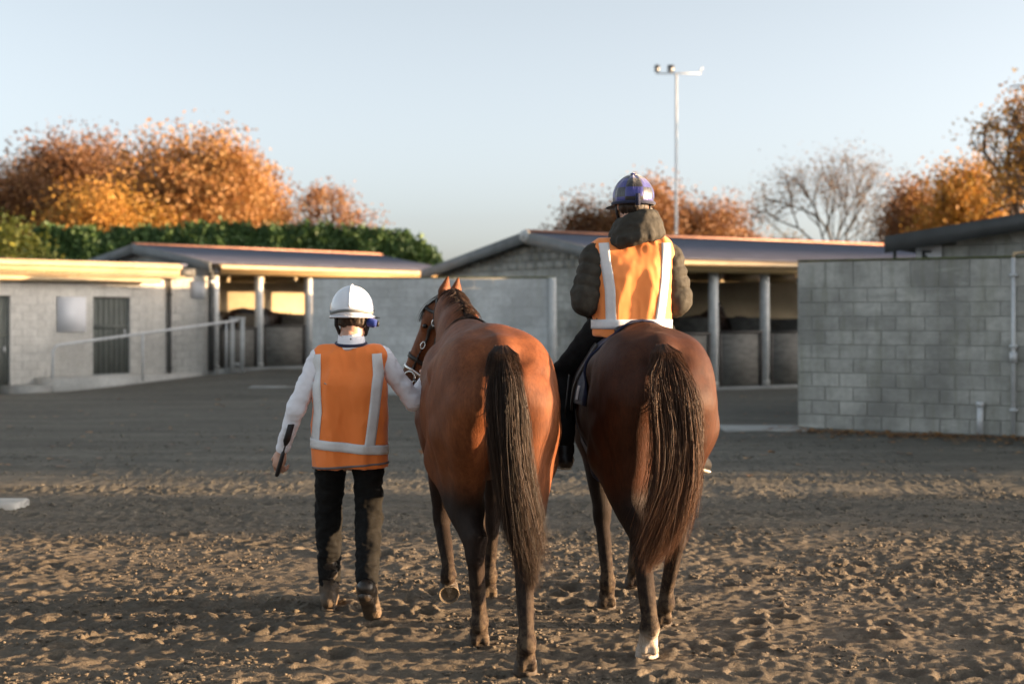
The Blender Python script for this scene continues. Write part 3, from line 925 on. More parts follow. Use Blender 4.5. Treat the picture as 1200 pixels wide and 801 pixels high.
ANG_B = math.atan2(5.5, 5.03)
ZB = .21
stB = stable((-7.87, 37.5), ANG_B, ZB, 8.6, 6.6, 3.3, 3.06, 3.60, [.08, 1.53, 3.25, 4.9, 6.5], [(.25, 1.43, 1.08), (1.66, 3.1, 1.14), (3.4, 4.8, 1.14)],
       'long low open-fronted stable on the left with a dark blue iron roof and timber fascia', M['block_left'], M['mortar_pale'], fascia_from=.0)
ANG_D = R(32)
stD = stable((2.47, 30.45), ANG_D, 0.0, 11.5, 8.4, 3.6, 2.92, 3.57, [.12, .92, 2.43, 3.95, 5.47, 7.0], [(.25, .80, 1.22), (1.05, 2.30, 1.22), (2.56, 3.82, 1.25), (4.08, 5.34, 1.25), (5.6, 6.86, 1.22)],
       'open-fronted stable behind the mounted rider with grey gable and dark blue iron roof', M['block'], M['mortar'], zback=2.86, fascia_from=0.3)

def gable_sensor():
    t = empty('round_vent', at_local((2.47, 30.45), ANG_D, -.31, 3.6, 3.52), ANG_D, 'small pale round cover at the peak of the grey gable', 'vent cover')
    s = SDF().ell((0, 0, 0), (.07, .22, .14), .01)
    V, Q = s.mesh(.02); mesh_np('cover', V, Q, M['post_white'], t, True)
    m = MB(); m.tube([(-.045, 0, 0), (-.085, 0, 0)], .07, 12); m.build('hub', M['post_white'], t)
gable_sensor()

# ---- whitewashed building at far left
def building_left():
    p0, p1 = (-12.06, 33.5), (-8.94, 36.8)
    a, L = frame(p0, p1)
    zb = -.22
    t = empty('block_building', (p0[0], p0[1], zb), a, 'whitewashed low block building at far left with two dark doors', 'building')
    x0 = -4.0
    h = lambda z: z - zb
    holes = [(2.44, 3.47, h(.19), h(2.13)), (-.75, .25, h(-.2), h(2.14)), (-3.2, -2.2, 0, h(2.14))]
    # backing wall built round the door openings
    def core(xa, xb, za, zb_): m = MB(); m.box((xa, .008, za), (xb, .20, zb_)); m.build('mortar_core', M['mortar_pale'], t)
    top = h(2.62)
    core(x0, -3.2, -.3, top); core(-2.2, -.75, -.3, top); core(.25, 2.44, -.3, top); core(3.47, L, -.3, top)
    core(-3.2, -2.2, h(2.14), top); core(-.75, .25, h(2.14), top); core(2.44, 3.47, h(2.13), top); core(2.44, 3.47, -.3, h(.19))
    lay_blocks(t, x0, L, 0.0, [.195] * 14, M['block_left'], bl=.39, holes=holes, joint=.007, c=.003, jit=.002)
    m = MB(); m.box((L - .2, .2, -.3), (L, 6, top)); m.box((x0, .2, -.3), (x0 + .2, 6, top)); m.box((x0, 5.8, -.3), (L, 6, top)); m.build('side_wall', M['block_left'], t)
    for i, (xa, xb, za, zz) in enumerate(holes):
        w = xb - xa; n = 7; d = empty('door', (xa, .07, za), 0); d.parent = t
        for k in range(n):
            m = MB(); m.box((k * w/n + .004, (k % 2) * .003, .0), ((k+1) * w/n - .004, .04, zz - za - .05)); m.build('plank', M['door_green'], d)
        m = MB(); m.box((-.0, -.02, zz - za - .048), (w, .05, zz - za)); m.build('door_head', M['dark_steel'], d)
        m = MB(); m.box((w - .14, -.03, .98), (w - .10, .0, 1.12)); m.build('handle', M['steel'], d)
        m = MB(); m.box((.02, -.012, (zz - za) * .58), (w - .02, -.002, (zz - za) * .58 + .10)); m.build('ledge_rail', M['door_green'], d)
    # roof with a deep layered fascia
    m = MB(); m.add([(x0-.3, -.55, h(2.92)), (L+.25, -.55, h(2.92)), (L+.25, 6.3, h(3.06)), (x0-.3, 6.3, h(3.06)), (x0-.3, -.55, h(2.98)), (L+.25, -.55, h(2.98)), (L+.25, 6.3, h(3.12)), (x0-.3, 6.3, h(3.12))],
                    [(0,3,2,1),(4,5,6,7),(0,1,5,4),(1,2,6,5),(2,3,7,6),(3,0,4,7)]); m.build('roof_sheet', M['roof_blue'], t)
    m = MB(); m.box((x0-.3, -.58, h(2.68)), (L+.02, -.552, h(2.97))); m.build('fascia_board', M['fascia_cream'], t)
    m = MB(); m.add(*gutter(x0-.3, L - .45, -.35, h(2.56))); m.box((x0-.3, -.35, h(2.50)), (L - .45, -.32, h(2.66))); m.build('lower_gutter', M['fascia_cream'], t)
    m = MB(); m.add(*gutter(x0-.3, L + .02, -.582, h(2.90))); m.build('gutter', M['fascia_cream'], t)
    m = MB(); m.box((x0, -.548, h(2.63)), (L + .2, 0, h(2.655))); m.build('soffit', M['stall_wall'], t)
    m = MB(); m.box((L + .03, -.50, h(2.64)), (L + .55, -.1, h(2.86))); m.build('eave_end_box', M['fascia_dark'], t)
    nb = empty('notice_board', at_local(p0, a, 1.46, -.012, 1.25), a, 'blank white board fixed to the whitewashed wall beside the door', 'board')
    m = MB(); m.box((0, -.02, 0), (.76, 0, .86)); m.build('panel', M['white_panel'], nb)
    for q in ((.03, .03), (.70, .03), (.03, .80), (.70, .80)): m = MB(); m.box((q[0], -.026, q[1]), (q[0] + .025, -.0205, q[1] + .025)); m.build('screw', M['steel'], nb)
    m = MB(); m.tube([(L + .06, -.06, -.2), (L + .06, -.06, h(2.6))], .045, 10)
    dp = empty('downpipe', (p0[0], p0[1], zb), a, 'dark grey downpipe at the corner of the whitewashed building', 'pipe')
    m.build('pipe', M['fascia_dark'], dp, True)
    for z in (.5, 1.5, 2.4): m = MB(); m.box((L + .0, -.115, z), (L + .12, -.004, z + .04)); m.build('bracket', M['fascia_dark'], dp)
building_left()
dpc = empty('downpipe', at_local((-7.87, 37.5), ANG_B, -.16, -.12, ZB), ANG_B, 'dark square downpipe at the front corner of the left stable', 'pipe')
m = MB(); m.box((-.06, -.06, 0), (.06, .06, 2.7)); m.build('pipe', M['fascia_dark'], dpc)
for z in (1.2, 2.3): m = MB(); m.box((-.075, -.075, z), (.075, .075, z + .06)); m.build('bracket', M['steel'], dpc)

# ---- ramp, its rail and the small yard pieces on the left
def px(xp, yp, Y):
    return ((xp - 600) * Y / 1667.0, Y, 1.6 + (372 - yp) * Y / 1667.0)
def ramp_and_rail():
    a0 = np.array(px(63, 457, 33.6)); a1 = np.array(px(236, 438, 36.9))
    d = (a1 - a0)[:2]; L = np.linalg.norm(d); ang = math.atan2(d[1], d[0])
    t = empty('concrete_ramp', (a0[0], a0[1], 0), ang, 'low concrete ramp rising along the whitewashed building', 'ramp')
    m = MB()
    m.add([(0, 0, -.4), (L, 0, -.4), (L, .9, -.4), (0, .9, -.4), (0, 0, a0[2] + .27), (L, 0, a1[2] + .02), (L, .9, a1[2] + .02), (0, .9, a0[2] + .27)],
          [(0,3,2,1),(4,5,6,7),(0,1,5,4),(1,2,6,5),(2,3,7,6),(3,0,4,7)]); m.build('ramp_body', M['block_left'], t)
    m = MB(); m.box((-.95, .02, -.45), (-.01, .88, a0[2] + .12)); m.build('step', M['concrete'], t)
    # handrail
    rl = empty('handrail', (0, 0, 0), 0, 'galvanised sloping handrail along the concrete ramp', 'handrail')
    P0 = np.array(px(62, 405, 33.7)); P1 = np.array(px(279, 375, 37.2))
    f = lambda s: P0 + (P1 - P0) * s
    m = MB()
    b = np.array(px(61, 462, 33.7))
    m.tube([b, P0 - (0, 0, .12), P0 + (P1 - P0) * .012 - (0, 0, .02), f(.03), f(.5), f(1.0)], .034, 10); m.build('top_rail', M['steel'], rl, True)
    for s, zz in ((.46, 1.17), (.93, 1.3)):
        p = f(s); m = MB(); m.tube([p, p - (0, 0, zz)], .026, 8); m.build('post', M['steel'], rl, True)
    g = empty('gate_posts', px(278, 437, 37.3), ANG_B * .2, 'pair of white gate posts at the top of the ramp rail', 'gate posts')
    for dx in (-.13, .13):
        m = MB(); m.box((dx - .055, -.055, 0), (dx + .055, .055, 1.42)); m.build('post', M['post_white'], g)
    m = MB(); m.box((-.21, -.06, 1.42), (.21, .06, 1.47)); m.box((-.07, -.02, .2), (.07, .02, .27)); m.build('cross_piece', M['post_white'], g)
ramp_and_rail()
def slabs():
    for loc, sz, lab in (((-4.72, 11.72, 0), (.60, .42, .065), 'pale concrete slab lying at the left edge of the yard'),
                         ((-5.75, 31.0, .04), (1.5, .55, .05), 'thin pale concrete drain strip in front of the left stable'),
                         ((3.0, 19.9, .0), (1.2, .9, .035), 'pale concrete strip beside the corner of the grey block wall')):
        o = empty('concrete_slab', loc, 0, lab, 'slab')
        m = MB(); x, y, z = sz; c = .015
        V = [(0,0,-.05),(x,0,-.05),(x,y,-.05),(0,y,-.05),(0,0,z-c),(x,0,z-c),(x,y,z-c),(0,y,z-c),(c,c,z),(x-c,c,z),(x-c,y-c,z),(c,y-c,z)]
        m.add(V, [(0,3,2,1),(0,1,5,4),(1,2,6,5),(2,3,7,6),(3,0,4,7),(4,5,9,8),(5,6,10,9),(6,7,11,10),(7,4,8,11),(8,9,10,11)])
        m.build('slab', M['concrete'], o)
slabs()

# ---- gabled building behind the right wall
def building_right():
    a = angR
    p0 = (6.07, 22.55); lift = .15
    t = empty('gabled_building', (p0[0], p0[1], 0), a, 'grey block building with a dark rising roof edge behind the right wall', 'building')
    W, D = 14.0, 5.0; e, r = 2.82, 3.80; yr = W / 2
    zt = lambda x: e + (r - e) * (1 - abs(x - yr) / yr)
    m = MB(); m.prism([(.55, 0), (W - .55, 0), (W - .55, zt(W - .55) - .14), (yr, r - .14), (.55, zt(.55) - .14)], .012, D - .2); m.build('wall_core', M['mortar'], t)
    lay_blocks(t, .55, 5.2, .0, [.195] * 21, M['block'], bl=.39, top=lambda x: zt(x) - .13, limit=290)
    for (xa, za, xb, zb2) in ((-.05, e - .01, yr, r), (yr, r, W + .05, e - .01)):
        m = MB(); m.add([(xa, -.42, za-.20), (xb, -.42, zb2-.20), (xb, -.42, zb2+.06), (xa, -.42, za+.06), (xa, -.38, za-.20), (xb, -.38, zb2-.20), (xb, -.38, zb2+.06), (xa, -.38, za+.06)],
                        [(0,1,2,3),(7,6,5,4),(0,4,5,1),(1,5,6,2),(2,6,7,3),(3,7,4,0)]); m.build('barge_board', M['fascia_dark'], t)
        m = MB(); m.add([(xa, -.37, za-.03), (xb, -.37, zb2-.03), (xb, D, zb2-.03), (xa, D, za-.03), (xa, -.37, za+.05), (xb, -.37, zb2+.05), (xb, D, zb2+.05), (xa, D, za+.05)],
                        [(0,3,2,1),(4,5,6,7),(0,1,5,4),(1,2,6,5),(2,3,7,6),(3,0,4,7)]); m.build('roof_slope', M['fascia_dark'], t)
    m = MB(); m.add(*[np.array(gutter(0, D, 0, 0)[0])[:, [1, 0, 2]] + (-.06, 0, e - .04), gutter(0, D, 0, 0)[1]]); m.build('gutter', M['fascia_dark'], t)
    m = MB(); m.tube([(.05, -.20, e - .1), (.05, -.20, e - .30), (.30, -.05, e - .38), (.5, -.05, e - .40), (.5, -.05, 0)], .035, 8); m.build('downpipe', M['fascia_dark'], t, True)
    s = empty('wall_sign', at_local(p0, a, .34, -.03, 2.36), a, 'small white square sign with a dark letter under the roof corner', 'sign')
    m = MB(); m.box((0, -.03, 0), (.40, 0, .36)); m.build('board', M['white_panel'], s)
    m = MB(); m.box((.10, -.036, .08), (.145, -.0305, .29)); m.box((.145, -.036, .255), (.25, -.0305, .29)); m.bar((.15, -.0335, .21), (.25, -.0335, .10), .006, .030); m.build('letter', M['black'], s)
building_right()

# ---- unseen buildings, added to cast shade over the yard and the centre wall
def shade_building(p0, a, W, h0, h1, D, label):
    t = empty('stable_building', (p0[0], p0[1], 0), a, label, 'stable')
    m = MB(); m.prism([(0, -.2), (W, -.2), (W, h0), (W/2, h1 - .1), (0, h0)], 0, D); m.build('wall', M['block'], t)
    for (xa, za, xb, zb2) in ((-.4, h0 - .05, W/2, h1), (W/2, h1, W + .4, h0 - .05)):
        m = MB(); m.add([(xa, -.4, za), (xb, -.4, zb2), (xb, D+.4, zb2), (xa, D+.4, za), (xa, -.4, za+.08), (xb, -.4, zb2+.08), (xb, D+.4, zb2+.08), (xa, D+.4, za+.08)],
                        [(0,3,2,1),(4,5,6,7),(0,1,5,4),(1,2,6,5),(2,3,7,6),(3,0,4,7)]); m.build('roof_slope', M['roof_blue'], t)
    m = MB(); m.box((.6, -.05, 0), (1.7, .0, 2.1)); m.build('door', M['door_green'], t)
shade_building((10.2, 28.3), 0, 2.4, 3.48, 3.70, 1.6, 'unseen block shed added behind the right wall to shade the centre wall')
shade_building((27, 44), R(-90), 29.8, 3.8, 4.80, 8, 'unseen long grey barn added beyond the right side to shade the yard')

def pier():
    t = empty('block_wall', (-8.93, 36.88, -.05), math.atan2(.62, 1.02), 'narrow block pier between the whitewashed building and the left stable', 'wall')
    lay_blocks(t, 0, 1.10, .0, [.195] * 14, M['block_left'], bl=.39)
    m = MB(); m.box((.003, .012, -.3), (1.10, .19, 2.73)); m.build('mortar_core', M['mortar_pale'], t)
    m = MB(); m.box((.62, -.016, 2.15), (1.0, -.006, 2.6)); m.build('white_patch', M['white_panel'], t)
pier()
# ------------------------------------------------------------------ trees
def branch_tree(rng, H, spread, r0, depth=4, up=.55, fork=(3, 4), trunk_h=.25, seg=4):
    """returns tube list and tip list"""
    tubes = []; tips = []
    def grow(p, d, L, r, k):
        pts = [p]; dd = d.copy()
        for i in range(seg):
            dd = dd + rng.normal(0, .14, 3); dd[2] += .05 * up; dd /= np.linalg.norm(dd)
            pts.append(pts[-1] + dd * L / seg)
        rad = np.linspace(r, r * .62, seg + 1)
        tubes.append((np.array(pts), rad, k))
        if k == 0:
            tips.extend([pts[-1], pts[-2], pts[-3]]); return
        n = rng.integers(fork[0], fork[1] + 1)
        for j in range(n):
            s = 1.0 if j == 0 else rng.uniform(.45, 1.0)
            i = min(seg, max(1, int(round(s * seg))))
            q = pts[i]
            a = rng.uniform(0, 6.28); sp = (spread * rng.uniform(.6, 1.25)) * (.45 if j == 0 else 1)
            side = np.cross(dd, [math.cos(a), math.sin(a), .2]); side /= np.linalg.norm(side) + 1e-9
            nd_ = dd * math.cos(sp) + side * math.sin(sp); nd_[2] += .12 * up
            nd_ /= np.linalg.norm(nd_)
            grow(q, nd_, L * rng.uniform(.66, .86), r * (.62 if j else .7), k - 1)
    L0 = H * trunk_h
    grow(np.zeros(3), np.array([rng.normal(0, .04), rng.normal(0, .04), 1.0]), L0, r0, depth)
    return tubes, tips

def leaf_quads(C, rng, size, rnd):
    n = len(C)
    a = rng.normal(size=(n, 3)); a /= np.linalg.norm(a, axis=1)[:, None]
    b = np.cross(a, rng.normal(size=(n, 3))); b /= np.linalg.norm(b, axis=1)[:, None]
    s = size * rng.uniform(.6, 1.3, n)[:, None]
    V = np.stack([C - a*s, C + b*s*.62, C + a*s, C - b*s*.62], 1).reshape(-1, 3)
    return V, np.arange(n * 4).reshape(-1, 4), np.repeat(rnd, 4)

_tn = {}
def tree(xp, Y, top_px, width_px, seed, leaf, label, nleaf=9000, lsize=.13, bark='bark', depth=4, cluster=.55, cat='tree', fork=(3, 4), spread=.62, low=.0, group='autumn trees behind the stables', keep=1.0, trunk_h=.25, minr=.012, dome=False, thick=.026):
    rng = np.random.default_rng(seed)
    X = (xp - 600) * Y / 1667; H = 1.6 + (372 - top_px) * Y / 1667; W = width_px * Y / 1667
    tubes, tips = branch_tree(rng, H, spread, H * thick, depth, fork=fork, trunk_h=trunk_h)
    tips = np.array(tips)
    allp = np.concatenate([t[0] for t in tubes])
    sc = np.array([W / (np.percentile(tips[:, 0], 98) - np.percentile(tips[:, 0], 2) + 1e-6), 0, H * .95 / np.percentile(tips[:, 2], 99)])
    sc[1] = sc[0]
    # stretch the crown to the measured width, keep the trunk straight
    def shape(P):
        Q = P.copy(); Q[..., :2] *= sc[:2]; Q[..., 2] *= sc[2]
        # an outer limit to the crown: nothing grows far out of the dome
        c = np.array([0, 0, H * .50]); r = np.array([W * .52, W * .52, H * .49])
        q = (Q - c) / r; n = np.linalg.norm(q, axis=-1, keepdims=True)
        n2 = np.where(n > .8, .8 + .2 * np.tanh((n - .8) / .35), n)
        return c + (Q - c) * n2 / np.maximum(n, 1e-6)
    t = empty('tree', (X, Y, -.1), 0, label, cat, group)
    tr = MB(); tw = MB()
    for pts, rad, k in tubes:
        P = shape(pts)
        (tr if k >= depth - 1 else tw).tube(P, np.maximum(rad, minr), 7 if k >= depth - 1 else (5 if k > 1 else 3), cap=False)
    tr.build('trunk', M[bark], t, True); tw.build('limbs', M[bark], t, True)
    tp = shape(tips)
    if low: tp = tp[tp[:, 2] > H * low]
    nleaf = int(nleaf * 2.0); lsize *= .66
    if dome:
        k = 4 * len(tp) if len(tp) < 150 else len(tp)
        u = rng.normal(size=(k, 3)); u /= np.linalg.norm(u, axis=1)[:, None]; u *= (.55 + .42 * rng.random(k) ** .6)[:, None]
        e = np.array([0, 0, H * .50]) + u * np.array([W * .5, W * .5, H * .47])
        e *= np.array([1, 1, 1]) + .05 * rng.normal(size=(k, 1))
        tp = np.concatenate([tp, e[e[:, 2] > H * .22]])
    if nleaf:
        # clumps of different size with gaps between
        sel = tp[rng.random(len(tp)) < keep]
        wgt = rng.gamma(1.2, 1.0, len(sel)); wgt /= wgt.sum()
        cid = rng.choice(len(sel), nleaf, p=wgt)
        C = sel[cid] + np.clip(rng.normal(0, 1, (nleaf, 3)), -1.7, 1.7) * cluster * (.5 + .8 * rng.random(len(sel))[cid])[:, None]
        tone = rng.random(len(sel))[cid] * .6 + rng.random(nleaf) * .4
        C = C[C[:, 2] > .5]; tone = tone[:len(C)]
        V, Q, at = leaf_quads(C, rng, lsize, tone)
        mesh_np('crown', V, Q, M[leaf], t, attrs={'rnd': at})
    return t
M['leaf_orange'] = leaf_mat('orange_autumn_leaf', [(.24, .095, .03), (.35, .165, .05), (.38, .21, .07), (.37, .235, .085)])
M['leaf_gold'] = leaf_mat('golden_autumn_leaf', [(.26, .11, .025), (.44, .21, .04), (.48, .27, .05), (.22, .17, .04)])
M['leaf_brown'] = leaf_mat('brown_autumn_leaf', [(.11, .055, .028), (.19, .085, .034), (.24, .12, .05), (.16, .10, .05)])
M['leaf_rust'] = leaf_mat('rust_autumn_leaf', [(.17, .07, .03), (.27, .12, .045), (.31, .165, .065), (.25, .14, .065)])
M['leaf_olive'] = leaf_mat('olive_leaf', [(.075, .055, .024), (.14, .10, .035), (.18, .12, .045), (.11, .10, .04)])
M['leaf_green'] = leaf_mat('dark_hedge_leaf', [(.035, .075, .024), (.075, .14, .04), (.11, .19, .055)], .2)
M['leaf_yellow'] = leaf_mat('yellow_green_leaf', [(.10, .12, .02), (.22, .22, .03), (.32, .28, .04)], .3)
M['leaf_bud'] = leaf_mat('pale_dry_leaf', [(.12, .075, .04), (.19, .11, .05), (.15, .07, .035)])

tree(0, 66, 180, 130, 1, 'leaf_rust', 'reddish brown tree cut by the left edge of the photo', 11000, .13, cluster=.5, dome=True)
tree(95, 74, 152, 215, 2, 'leaf_brown', 'big dark brown autumn tree left of the bright orange tree', 26000, .15, cluster=.62, depth=5, fork=(3, 4), dome=True)
tree(222, 66, 150, 225, 3, 'leaf_orange', 'largest bright orange autumn tree above the left stable', 36000, .14, cluster=.6, bark='bark_pale', depth=5, fork=(3, 4), dome=True)
tree(120, 62, 215, 200, 4, 'leaf_gold', 'golden lower tree in front of the dark brown tree', 20000, .13, cluster=.55, bark='bark_pale', dome=True)
tree(388, 72, 204, 160, 5, 'leaf_rust', 'thin half bare russet tree between the orange tree and the hedge end', 2600, .12, cluster=.4, bark='bark_pale', depth=5, fork=(2, 3), keep=.7)
tree(318, 70, 262, 70, 6, 'leaf_rust', 'short dark red tree behind the hedge', 3500, .12, cluster=.5)
tree(690, 78, 228, 120, 7, 'leaf_brown', 'dull brown tree behind the gable peak', 9000, .14, cluster=.5, dome=True)
tree(765, 76, 203, 120, 8, 'leaf_rust', 'rusty orange tree behind the helmet of the rider', 17000, .14, cluster=.5, depth=5, fork=(3, 4), dome=True)
tree(845, 76, 228, 105, 9, 'leaf_rust', 'round rusty tree right of the light mast', 11000, .14, cluster=.5, dome=True)
tree(978, 68, 160, 235, 17, 'leaf_bud', 'almost bare pale tree with fine twigs above the right stable', 3000, .08, cluster=.5, bark='twig', depth=6, fork=(3, 3), spread=.52, minr=.009, trunk_h=.18, thick=.015)
tree(1068, 64, 208, 75, 11, 'leaf_rust', 'dark russet tree next to the bare pale tree', 8000, .13, cluster=.5, depth=5, fork=(2, 4), dome=True)
tree(1130, 60, 180, 130, 12, 'leaf_gold', 'golden brown tree above the dark roof edge on the right', 12000, .13, cluster=.5, depth=5, fork=(2, 4), dome=True)
tree(1215, 52, 75, 170, 13, 'leaf_gold', 'tall golden tree cut by the right edge of the photo', 3800, .12, cluster=.42, depth=5, fork=(3, 4), keep=.5, minr=.014)
tree(920, 74, 265, 60, 14, 'leaf_olive', 'small olive tree low behind the right stable roof', 2500, .12, cluster=.5)

def shade_tree(X, Y, H, W, *a, **k):  # out-of-view trees, added so their crowns break up the sun on the sand
    return tree(600 + X * 1667 / Y, Y, 372 - (H - 1.6) * 1667 / Y, W * 1667 / Y, *a, **k)
shade_tree(23, 10.9, 4.3, 2.0, 51, 'leaf_gold', 'small golden tree standing off to the right of the yard, nearest', 4500, .10, cluster=.3, dome=True, low=.1, group='small trees off to the right of the yard')
shade_tree(25, 13.2, 4.0, 2.6, 52, 'leaf_gold', 'thin golden tree standing off to the right of the yard beside the barn', 700, .10, cluster=.3, low=.1, group='small trees off to the right of the yard')

def hedge():
    rng = np.random.default_rng(31)
    Y = 56; n = 60000
    xa, xb = (40 - 600) * Y / 1667, (518 - 600) * Y / 1667
    x = rng.uniform(xa, xb, n)
    xp = 600 + x * 1667 / Y
    tp = np.interp(xp, [40, 120, 300, 430, 480, 500, 518], [271, 273, 267, 270, 275, 288, 304])
    top = 1.6 + (372 - tp) * Y / 1667 + .16 * noise2(x * .5, x * 0, 1) + .10 * noise2(x * 3.7, x * 0, 2) + .13 * rng.normal(size=n)
    s = rng.random(n)
    z = top - np.abs(rng.normal(0, 1, n)) * .9 * (s < .5) - (s >= .5) * rng.random(n) * (top - .2)
    y = Y + rng.uniform(-1, 1, n) * 1.3 * np.clip(1.1 - (z / top) ** 4, .15, 1)
    y = np.where(rng.random(n) < .5, Y - 1.2 * np.clip(1.1 - (z / top) ** 4, .15, 1) + .25 * noise2(x * 1.4, z * 1.4, 5), y)
    C = np.stack([x, y, np.maximum(z, .1)], -1)
    t = empty('hedge', (0, 0, 0), 0, 'long dark green conifer hedge behind the left stable roof', 'hedge')
    V, Q, at = leaf_quads(C, rng, .105, np.clip(rng.random(n) * .5 + .5 * (noise2(x * 1.1, z * 1.1, 9) * .5 + .5), 0, 1))
    mesh_np('foliage', V, Q, M['leaf_green'], t, attrs={'rnd': at})
    m = MB()
    for xx in np.arange(xa + .5, xb - .5, 1.1):
        hh = float(np.interp(600 + xx * 1667 / Y, [40, 480, 518], [3.6, 3.2, 1.8]))
        m.tube([(xx, Y, 0), (xx + .05, Y, hh)], [.08, .03], 5)
    m.build('stems', M['bark'], t)
    rng = np.random.default_rng(32); n = 5000
    t = empty('bush', ((5 - 600) * 52 / 1667, 52, 0), 0, 'sunlit yellow green bush at the left end of the hedge', 'bush')
    u = rng.normal(size=(n, 3)); u /= np.linalg.norm(u, axis=1)[:, None]; r = rng.random(n)[:, None] ** .33
    C = u * r * (1.9, 1.5, 2.5) + (0, 0, 2.7); C += .3 * rng.normal(size=C.shape)
    V, Q, at = leaf_quads(C, rng, .12, rng.random(n)); mesh_np('foliage', V, Q, M['leaf_yellow'], t, attrs={'rnd': at})
    m = MB()
    for k in range(7): a = k * .9; m.tube([(0, 0, 0), (.5 * math.cos(a), .5 * math.sin(a), 1.6), (1.1 * math.cos(a), 1.0 * math.sin(a), 3.4)], [.07, .05, .015], 5)
    m.build('stems', M['bark'], t)
hedge()

def light_mast():
    Y = 52; k = Y / 1667; x = (792.5 - 600) * k
    t = empty('light_mast', (x, Y, 0), 0, 'tall thin floodlight mast with two lamps on its crossarm', 'light mast')
    zt = 1.6 + (372 - 86) * k
    m = MB(); m.tube([(0, 0, 0), (0, 0, zt * .5), (0, 0, zt)], [.075, .055, .042], 10); m.build('pole', M['steel'], t, True)
    m = MB(); m.tube([(-.74, 0, zt), (.88, 0, zt)], .026, 8); m.build('crossarm', M['steel'], t, True)
    for dx, w in ((-.70, .17), (-.20, .22)):
        m = MB(); m.box((dx - w/2, -.08, zt + .07), (dx + w/2, .12, zt + .30)); f = m.build('floodlight', M['black'], t)
        m = MB(); m.box((dx - w/2 + .02, -.09, zt + .09), (dx + w/2 - .02, -.082, zt + .17)); m.build('lamp_glass', M['steel'], f)
        m = MB(); m.box((dx - .02, -.02, zt + .02), (dx + .02, .02, zt + .07)); m.build('bracket', M['steel'], f)
    m = MB(); m.tube([(.86, 0, zt), (.90, 0, zt + .12), (.97, 0, zt + .22)], .022, 6); m.build('arm_tip', M['steel'], t)
light_mast()

def far_wood():
    rng = np.random.default_rng(77); n = 30000
    a = rng.uniform(0, 2 * math.pi, n); r = 175 + rng.uniform(-12, 12, n)
    top = 4.6 + 1.0 * noise2(a * 30, a * 0, 3) + .6 * noise2(a * 90, a * 0, 4)
    z = top * rng.random(n) ** .7
    C = np.stack([r * np.sin(a), r * np.cos(a), np.maximum(z, .2)], -1)
    V, Q, at = leaf_quads(C, rng, .75, np.clip(.5 + .5 * noise2(a * 40, z * .3, 6) + rng.normal(0, .15, n), 0, 1))
    tag(mesh_np('far_wood', V, Q, M['leaf_olive'], attrs={'rnd': at}), 'low belt of far-off brownish woodland round the yard', kind='stuff')
far_wood()
# ------------------------------------------------------------------ horses
def unit(v): v = np.array(v, float); return v / np.linalg.norm(v)

class HeadFrame:
    def __init__(s, poll, muzzle):
        s.P = np.array(poll, float); d = np.array(muzzle, float) - s.P
        s.L = np.linalg.norm(d); s.a = d / s.L
        h = np.array([s.a[0], s.a[1], 0]); h /= np.linalg.norm(h)
        s.n = unit(h - s.a * (h @ s.a)); s.s = np.cross(s.n, s.a)
    def __call__(s, u, v, w): return s.P + s.a * u + s.n * v + s.s * w
    def M(s): return np.stack([s.a, s.n, s.s], 1)

